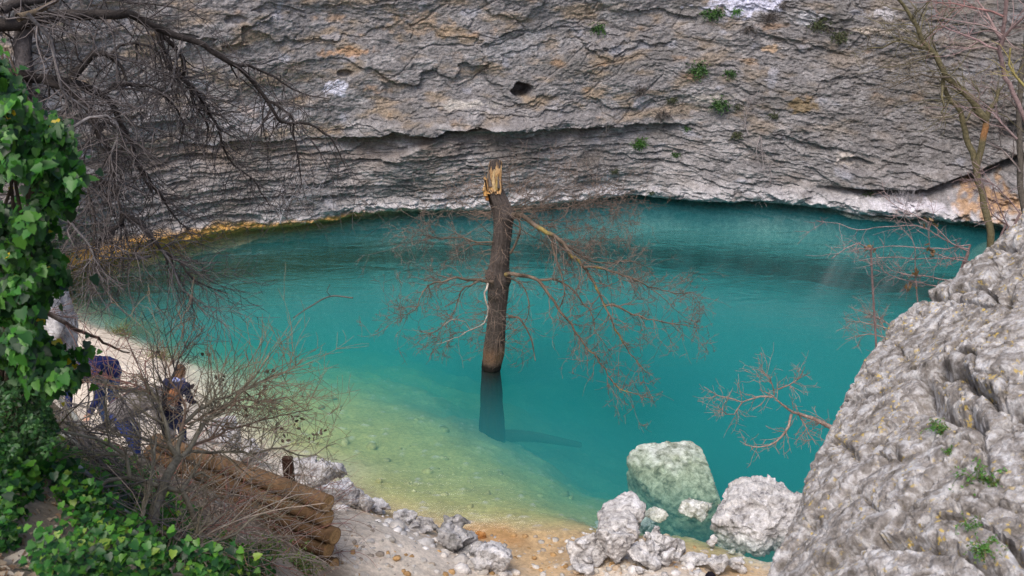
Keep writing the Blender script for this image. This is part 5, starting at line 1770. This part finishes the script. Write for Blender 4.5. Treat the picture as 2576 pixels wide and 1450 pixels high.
STEM = (0.21, 0.18, 0.125)
g = on_ground(372, 1432)
sh = thing('bare_shrub', g, 'bare many-stemmed shrub with a smooth grey-olive trunk in front of the log stack', 'shrub')
S = lambda x: L3(x)
specs = [
    (S([(880, 1460), (900, 1400), (960, 1150), (1010, 1000), (1060, 850), (1100, 750), (1140, 700)]), 5.5, 6.3, 0.034, 0.026, 10, 0.5, STEM),
    (S([(1140, 700), (1090, 600), (1070, 480), (1040, 400), (980, 270), (900, 180), (830, 150)]), 6.3, 6.6, 0.018, 0.004, 22, 0.6, STEM),
    (S([(1140, 700), (1150, 560), (1180, 480), (1270, 400), (1360, 320), (1480, 290), (1600, 200), (1680, 100), (1720, 40)]), 6.3, 7.0, 0.018, 0.004, 34, 0.6, STEM),
    (S([(1160, 690), (1240, 600), (1300, 470), (1420, 390), (1560, 260), (1700, 200), (1850, 130), (1940, 60)]), 6.3, 7.2, 0.018, 0.004, 36, 0.6, STEM),
    (S([(1170, 660), (1350, 650), (1600, 660), (1800, 640), (1960, 680), (2150, 600)]), 6.4, 7.2, 0.012, 0.003, 34, 0.55, STEM),
    (S([(1190, 640), (1400, 540), (1600, 470), (1800, 420), (2000, 380)]), 6.4, 7.3, 0.011, 0.003, 34, 0.55, (0.24, 0.16, 0.11)),
    (S([(1150, 560), (1180, 350), (1100, 200), (1060, 60), (1040, -60)]), 6.4, 6.8, 0.011, 0.003, 24, 0.55, (0.24, 0.16, 0.11)),
    (S([(1060, 560), (1040, 400), (1090, 200), (1150, 60), (1200, -60)]), 6.5, 6.8, 0.013, 0.004, 24, 0.55, (0.07, 0.06, 0.055)),
    (S([(720, 1480), (830, 1280), (900, 1100), (960, 850), (990, 680), (1000, 560)]), 5.2, 6.2, 0.018, 0.005, 14, 0.5, STEM),
    (S([(1290, 1200), (1240, 1080), (1160, 900), (1030, 870), (830, 820), (700, 840), (600, 900), (580, 940), (400, 990), (340, 960), (280, 860)]), 6.2, 5.6, 0.020, 0.005, 22, 0.5, STEM),
    (S([(830, 820), (800, 680), (700, 600), (500, 540), (300, 500)]), 5.9, 5.8, 0.012, 0.004, 20, 0.5, STEM),
    (S([(1160, 900), (1220, 820), (1290, 780), (1340, 820)]), 6.2, 6.3, 0.012, 0.005, 12, 0.4, STEM),
    (S([(960, 1140), (1100, 1200), (1250, 1290), (1400, 1380), (1500, 1450)]), 5.7, 5.9, 0.012, 0.005, 16, 0.5, STEM),
    (S([(900, 1460), (1100, 1380), (1290, 1250), (1500, 1180), (1640, 1060), (1800, 1080)]), 5.6, 6.4, 0.015, 0.004, 22, 0.5, STEM),
    (S([(1100, 640), (900, 560), (700, 540), (560, 500), (300, 480)]), 6.4, 6.3, 0.010, 0.003, 24, 0.5, STEM),
    (S([(1000, 300), (880, 220), (700, 190), (560, 130)]), 6.5, 6.6, 0.008, 0.003, 18, 0.5, (0.24, 0.12, 0.10)),
    (S([(1200, 480), (1500, 330), (1700, 330), (1830, 310), (1960, 390)]), 6.6, 7.3, 0.009, 0.003, 28, 0.5, (0.22, 0.15, 0.11))]
bare(sh, specs, droop=0.0, up=0.25, minr=0.0020, lev=1, wob=0.13, dens=1.25)
_c = [P(*x, d=7.0) for x in S([(1240, 260), (1390, 200), (1440, 180), (1580, 400), (1790, 490), (1890, 435), (1840, 560), (1610, 600), (1710, 140), (1000, 20), (1340, 40), (2000, 570), (1450, 500), (1650, 300), (1300, 350), (1230, 230), (1690, 260), (1900, 500), (2060, 540)])]
dry_leaves(sh, _c, 4, 0.02, 0.045, 9, ((0.10, 0.07, 0.06), (0.16, 0.11, 0.09)))

# brambles over the logs
br = thing('bramble_thicket', on_ground(640, 1350), 'reddish brown tangle of bramble stems covering the log stack', 'bramble')
tw = Tubes()
for k in range(340):
    a, b = random.uniform(400, 830), random.uniform(1160, 1440)
    if b < 1130 + (a - 380) * 0.30:
        b += 80
    c = on_ground(a, min(b, 1445), lo=5)
    d_ = unit(np.array([random.uniform(-0.4, 1.0), random.uniform(-0.7, 0.5), random.uniform(0.3, 1.0)]))
    L_ = random.uniform(0.4, 1.2) * (1 if a < 680 else 0.75)
    q = wander(c, d_, L_, 0.10, 0.11, 10)
    rr2 = np.linspace(0.0055, 0.0024, 11)
    cl = np.array(random.choice([(0.24, 0.14, 0.10), (0.28, 0.23, 0.19), (0.34, 0.29, 0.245), (0.24, 0.195, 0.165), (0.27, 0.13, 0.11), (0.36, 0.31, 0.26)])) * random.uniform(0.8, 1.2)
    tw.add(q, rr2, 3, cl)
    twigs(tw, q, rr2, random.randint(1, 3), 0.4, 0.04, 1.0, 0, cl, 0.15, 3, 0.15, 0.1, 0.0022)
tw.build('stems', M_TWIG, br)
# moss and weeds at the foot of the logs
for a, b, lb in [(745, 1430, 'mossy green weeds at the foot of the log ends'), (560, 1440, 'grassy weeds under the brambles'), (660, 1400, 'small weeds between brambles and ivy')]:
    p = on_ground(a, b, lo=4)
    tuft('weed', lb, 'weed', p, np.array([0, -0.3, 0.8]), 0.22, [(0.10, 0.17, 0.03), (0.16, 0.22, 0.05), (0.06, 0.11, 0.02)], 90, 'weeds around the logs', wid=0.004, lf=3)

# dead branches lying across the slope
BL = (0.075, 0.068, 0.068)
for px, da, db, ra, lb in [
        ([(280, 490), (450, 560), (620, 700), (800, 860), (960, 980), (1040, 1080)], 6.6, 6.4, 0.018, 'black lichen-spotted dead branch slanting across the middle of the slope'),
        ([(330, 200), (420, 370), (480, 440), (560, 600), (660, 740)], 7.0, 6.6, 0.024, 'thick blackish dead branch below the ivy'),
        ([(500, 750), (640, 880), (760, 1010), (880, 1080), (960, 1120)], 5.8, 5.8, 0.015, 'dark dead branch lying lowest on the slope'),
        ([(450, 110), (620, 180), (720, 230), (860, 270), (1000, 320), (1130, 380)], 7.4, 7.6, 0.018, 'dark dead branch passing in front of the people'),
        ([(150, 440), (300, 450), (560, 520), (760, 560)], 6.3, 6.2, 0.010, 'thin grey dead branch lying level under the people'),
        ([(640, 160), (800, 330), (820, 400), (900, 560)], 7.5, 7.2, 0.012, 'forked dark dead branch hanging over the path')]:
    q = pathd(L3(px), da, db)
    root = thing('dead_branch', q[0], lb, 'branch', 'dead branches on the slope')
    c = np.where((noise3(np.arange(len(q)) * 0.9, da, ra) > 0.25)[:, None], np.array([0.30, 0.31, 0.29]), np.array(BL))
    tb = Tubes()
    rad = np.linspace(ra, ra * 0.4, len(q))
    tb.add(q, rad, 6, c)
    tb.build('limb', M_TWIG, root)
    tw = Tubes()
    twigs(tw, q, rad, 18, 0.8, 0.02, 0.9, 1, np.array([0.13, 0.115, 0.11]), 0.14, 3, 0.1, 0.0, 0.0021)
    tw.build('twigs', M_TWIG, root)
q = pathd([(-40, 745), (0, 757), (100, 778), (200, 830), (260, 862), (325, 888)], 6.0, 7.4)
root = thing('dead_branch', q[0], 'peeling dead branch jutting from the ivy towards the path', 'branch')
tb = Tubes()
tb.add(q, np.linspace(0.024, 0.006, len(q)), 7, np.where((noise3(np.arange(len(q)) * 0.5, 3, 0) > 0.0)[:, None], np.array([0.33, 0.27, 0.22]), np.array([0.12, 0.08, 0.06])))
tb.build('limb', M_BARK, root)
tw = Tubes()
twigs(tw, q, np.linspace(0.024, 0.006, len(q)), 14, 0.5, 0.02, 0.9, 1, np.array([0.20, 0.12, 0.10]), 0.14, 3, 0.1, 0.0, 0.0018)
tw.build('twigs', M_TWIG, root)

# ------------------------------------------------------------------ people
_bm = bmesh.new()
bmesh.ops.create_icosphere(_bm, subdivisions=2, radius=1)
_SPH = np.array([v.co[:] for v in _bm.verts])
_bm.free()


def fuse(parts, voxel, smooth_it=3):
    """parts: (p0, p1, r0, r1) capsules or (centre, axes) ellipsoids, fused into one continuous surface"""
    bm = bmesh.new()
    for pt in parts:
        if len(pt) == 4:
            p0, p1, r0, r1 = pt
            pts = np.vstack([_SPH * r0 + p0, _SPH * r1 + p1])
        else:
            pts = _SPH @ np.array(pt[1]) + pt[0]
        vs = [bm.verts.new(c) for c in pts]
        r = bmesh.ops.convex_hull(bm, input=vs)
        bmesh.ops.delete(bm, geom=[e for e in r['geom_interior'] if isinstance(e, bmesh.types.BMVert)], context='VERTS')
    me = bpy.data.meshes.new('body')
    bm.to_mesh(me)
    bm.free()
    return remeshed(me, voxel, smooth_it)


def person(label, feet, ang, pose, scale, jacket, trousers, hair, skin=(0.50, 0.30, 0.22), scarf=None, girth=1.0):
    A = np.array
    M = A([[math.cos(ang), math.sin(ang), 0], [-math.sin(ang), math.cos(ang), 0], [0, 0, 1.0]]) * scale
    J = {k: A(v, float) for k, v in pose.items()}
    W = lambda p: A(p) @ M + feet
    J = {k: (W(v) if k not in ('hf', 'hu') else unit(v @ M)) for k, v in J.items()}
    s = scale
    hf, hu = J['hf'], J['hu']
    hr = np.cross(hf, hu)
    root = thing('person', feet, label, 'person')
    g_ = girth
    limbs = []
    for sd in 'LR':
        limbs += [(J['hip' + sd], J['knee' + sd], .082 * s, .056 * s), (J['knee' + sd], J['ank' + sd], .054 * s, .038 * s),
                  (J['sh' + sd], J['el' + sd], .048 * s, .038 * s), (J['el' + sd], J['wr' + sd], .037 * s, .026 * s)]
    fw = unit(A([0, 1, 0]) @ M)
    for sd in 'LR':
        limbs.append((J['ank' + sd] + A([0, 0, -.05 * s]), J['ank' + sd] + fw * .16 * s + A([0, 0, -.06 * s]), .036 * s, .028 * s))
    torso = [(J['pelvis'], J['chest'], .125 * s * g_, .135 * s * g_), (J['hipL'], J['hipR'], .10 * s, .10 * s), (J['shL'], J['shR'], .062 * s, .062 * s),
             (J['chest'], (J['shL'] + J['shR']) / 2, .13 * s * g_, .08 * s)]
    H = J['head']
    headp = [(J['neck'], H - hu * .06 * s, .054 * s, .052 * s), (H, A([hr * .076, hf * .098, hu * .118]) * s), (H + hf * .03 * s - hu * .07 * s, A([hr * .055, hf * .065, hu * .05]) * s),
             (H + hf * .095 * s - hu * .01 * s, H + hf * .108 * s - hu * .035 * s, .009 * s, .014 * s),
             (H + hr * .076 * s - hf * .01 * s, A([hr * .012, hf * .020, hu * .032]) * s), (H - hr * .076 * s - hf * .01 * s, A([hr * .012, hf * .020, hu * .032]) * s),
             (H + hf * .088 * s - hu * .065 * s + hr * .02 * s, H + hf * .088 * s - hu * .065 * s - hr * .02 * s, .010 * s, .010 * s)]
    hands = []
    for sd in 'LR':
        d_ = unit(J['wr' + sd] - J['el' + sd])
        side = unit(np.cross(d_, A([0.3, 0.2, 1.0]) if abs(d_[2]) < .8 else fw))
        nrm_ = np.cross(side, d_)
        w_ = J['wr' + sd]
        pal = w_ + d_ * .075 * s
        hands += [(w_, w_ + d_ * .02 * s, .024 * s, .026 * s)] + [(w_ + d_ * .02 * s + side * o * s, pal + side * o * 1.15 * s, .015 * s, .013 * s) for o in (-.027, -.009, .009, .027)]
        for o, ln in ((-.031, .062), (-.011, .078), (.010, .084), (.030, .074)):
            f0 = pal + side * o * 1.1 * s
            f1 = f0 + (d_ * .8 + nrm_ * .35 + side * o * 4) * ln * .5 * s
            f2 = f1 + (d_ * .55 + nrm_ * .8 + side * o * 4) * ln * .5 * s
            hands += [(f0, f1, .0092 * s, .0084 * s), (f1, f2, .0084 * s, .0072 * s)]
        t0 = w_ + d_ * .03 * s + side * .030 * s
        t1_ = t0 + (d_ * .6 + side * .75) * .038 * s
        hands += [(t0, t1_, .0115 * s, .0100 * s), (t1_, t1_ + (d_ * .9 + nrm_ * .3 + side * .1) * .030 * s, .0095 * s, .008 * s)]
    body = fuse(limbs + torso + headp + hands, .0075 * s, 2)
    set_col(body, A(skin))
    link('body', body, M_SKIN, root, smooth=True)
    # clothes follow the limbs and end at neck, wrist, waist and ankle
    jk = [(p0, p1, a + .022 * s, b + .024 * s) for p0, p1, a, b in torso]
    jk[1] = (J['hipL'] + (J['chest'] - J['pelvis']) * .12, J['hipR'] + (J['chest'] - J['pelvis']) * .12, .118 * s, .118 * s)
    for sd in 'LR':
        e = J['el' + sd] + (J['wr' + sd] - J['el' + sd]) * .92
        jk += [(J['sh' + sd], J['el' + sd], .070 * s, .058 * s), (J['el' + sd], e, .057 * s, .044 * s)]
    jk.append((J['neck'] - hu * .06 * s, J['neck'], .075 * s, .068 * s))
    me = fuse(jk, .012 * s, 2)
    co, no = get_co(me), get_no(me)
    set_co(me, co + no * (0.010 * s * fbm(co[:, 0] * 9, co[:, 1] * 9, co[:, 2] * 14, 3))[:, None])
    set_col(me, A(jacket) * (1 + 0.12 * noise3(co[:, 0] * 20, co[:, 1] * 20, co[:, 2] * 20))[:, None])
    link('jacket', me, M_CLOTH, root, smooth=True)
    tr = [(J['hipL'], J['hipR'], .112 * s, .112 * s)]
    for sd in 'LR':
        tr += [(J['hip' + sd], J['knee' + sd], .096 * s, .070 * s), (J['knee' + sd], J['ank' + sd] + A([0, 0, .01]), .068 * s, .060 * s)]
    me = fuse(tr, .012 * s, 2)
    co, no = get_co(me), get_no(me)
    set_co(me, co + no * (0.008 * s * fbm(co[:, 0] * 9, co[:, 1] * 9, co[:, 2] * 16, 3))[:, None])
    set_col(me, A(trousers))
    link('trousers', me, M_CLOTH, root, smooth=True)
    for sd in 'LR':
        me = fuse([(J['ank' + sd] + A([0, 0, -.04 * s]) - fw * .03 * s, J['ank' + sd] + fw * .17 * s + A([0, 0, -.055 * s]), .048 * s, .038 * s)], .010 * s, 1)
        set_col(me, A([0.05, 0.045, 0.045]))
        link('shoe', me, M_CLOTH, root, smooth=True)
    me = fuse([(H + hu * .022 * s - hf * .018 * s, A([hr * .092, hf * .105, hu * .118]) * s), (H - hf * .05 * s - hu * .03 * s, A([hr * .085, hf * .065, hu * .115]) * s)], .010 * s, 2)
    co, no = get_co(me), get_no(me)
    set_co(me, co + no * (0.010 * s * noise3(co[:, 0] * 60, co[:, 1] * 60, co[:, 2] * 22))[:, None])
    set_col(me, A(hair) * (1 + 0.35 * noise3(co[:, 0] * 70, co[:, 1] * 70, co[:, 2] * 20))[:, None])
    link('hair', me, M_CLOTH, root, smooth=True)
    for o in (-1, 1):
        me = fuse([(H + hf * .088 * s + hr * .030 * o * s + hu * .008 * s, A([hr * .012, hf * .010, hu * .007]) * s)], .004 * s, 0)
        set_col(me, A([0.03, 0.02, 0.02]))
        link('eye', me, M_SKIN, root, smooth=True)
    if scarf is not None:
        n_ = 26
        th_ = np.linspace(0, 2 * math.pi, n_)
        c_ = J['neck'] - hu * .01 * s
        ring = c_ + (np.cos(th_)[:, None] * hr + np.sin(th_)[:, None] * hf) * .085 * s + np.sin(th_ * 3)[:, None] * hu * .012 * s
        tb = Tubes()
        stripes = np.where((np.arange(n_) % 2 == 0)[:, None], A([0.55, 0.58, 0.75]), A(scarf))
        tb.add(ring, .045 * s, 8, stripes)
        tail = resample([ring[6], ring[6] - hu * .12 * s + hf * .06 * s, ring[6] - hu * .30 * s + hf * .05 * s], .03)
        tb.add(tail, .035 * s, 6, np.where((np.arange(len(tail)) % 2 == 0)[:, None], A([0.55, 0.58, 0.75]), A(scarf)))
        tb.build('scarf', M_CLOTH, root)
    return root


BEND = dict(pelvis=(0, -.10, .93), chest=(0, .26, 1.10), neck=(0, .47, 1.10), head=(0, .60, 1.06), shL=(-.19, .40, 1.09), shR=(.19, .40, 1.09), elL=(-.24, .46, .80), elR=(.24, .46, .80),
            wrL=(-.17, .60, .60), wrR=(.17, .60, .60), hipL=(-.10, -.10, .90), hipR=(.10, -.10, .90), kneeL=(-.11, .04, .50), kneeR=(.11, .04, .50), ankL=(-.11, -.02, .10), ankR=(.11, -.02, .10),
            hf=(0, .75, -.65), hu=(0, .65, .75))
STOOP = dict(BEND, pelvis=(0, -.04, .94), chest=(0, .12, 1.25), neck=(0, .24, 1.42), head=(0, .33, 1.53), shL=(-.19, .18, 1.36), shR=(.19, .18, 1.36), elL=(-.23, .22, 1.06), elR=(.23, .22, 1.06),
             wrL=(-.14, .40, .92), wrR=(.14, .40, .92), hipL=(-.10, -.04, .92), hipR=(.10, -.04, .92), hf=(0, .9, -.45), hu=(0, .45, .9))
STAND = dict(STOOP, pelvis=(0, 0, .95), chest=(0, .0, 1.28), neck=(0, .01, 1.48), head=(0, .04, 1.62), shL=(-.20, 0, 1.42), shR=(.20, 0, 1.42), elL=(-.25, -.02, 1.13), elR=(.25, -.02, 1.13),
             wrL=(-.24, .10, .89), wrR=(.24, .10, .89), hipL=(-.10, 0, .93), hipR=(.10, 0, .93), kneeL=(-.10, .02, .50), kneeR=(.10, .02, .50), hf=(0, 1, -.1), hu=(0, .1, 1))


def foot_on(px, py):
    p = P(px, py, z=0.66)
    p[2] = min(p[2], ground_z(p[0], p[1]) + 0.02)
    return p


person('person bending down in a dark blue padded jacket on the path below the ivy', foot_on(285, 1078), math.radians(165), BEND, 1.02, (0.018, 0.025, 0.10), (0.05, 0.09, 0.22), (0.10, 0.06, 0.04), girth=1.25)
person('brown-haired person bending over in a grey jacket and blue jeans behind the bare shrub', foot_on(345, 1180), math.radians(-82), BEND, 1.0, (0.20, 0.185, 0.185), (0.035, 0.06, 0.22), (0.22, 0.10, 0.05), girth=1.1)
person('person in dark clothes and a blue striped scarf stooping at the far log end', foot_on(452, 1150), math.radians(-20), STOOP, 0.80, (0.025, 0.028, 0.06), (0.03, 0.04, 0.10), (0.17, 0.10, 0.06), scarf=(0.03, 0.05, 0.25))
_h = P(1789, 1460, d=9.3)
_f = np.array([_h[0], _h[1], _h[2] - 1.63])
person('dark-haired person with only the top of the head showing at the bottom edge', np.array([_f[0], _f[1], ground_z(_f[0], _f[1])]), math.radians(10), STAND, (_h[2] - ground_z(_f[0], _f[1])) / 1.63,
       (0.03, 0.03, 0.05), (0.04, 0.05, 0.10), (0.012, 0.010, 0.015))
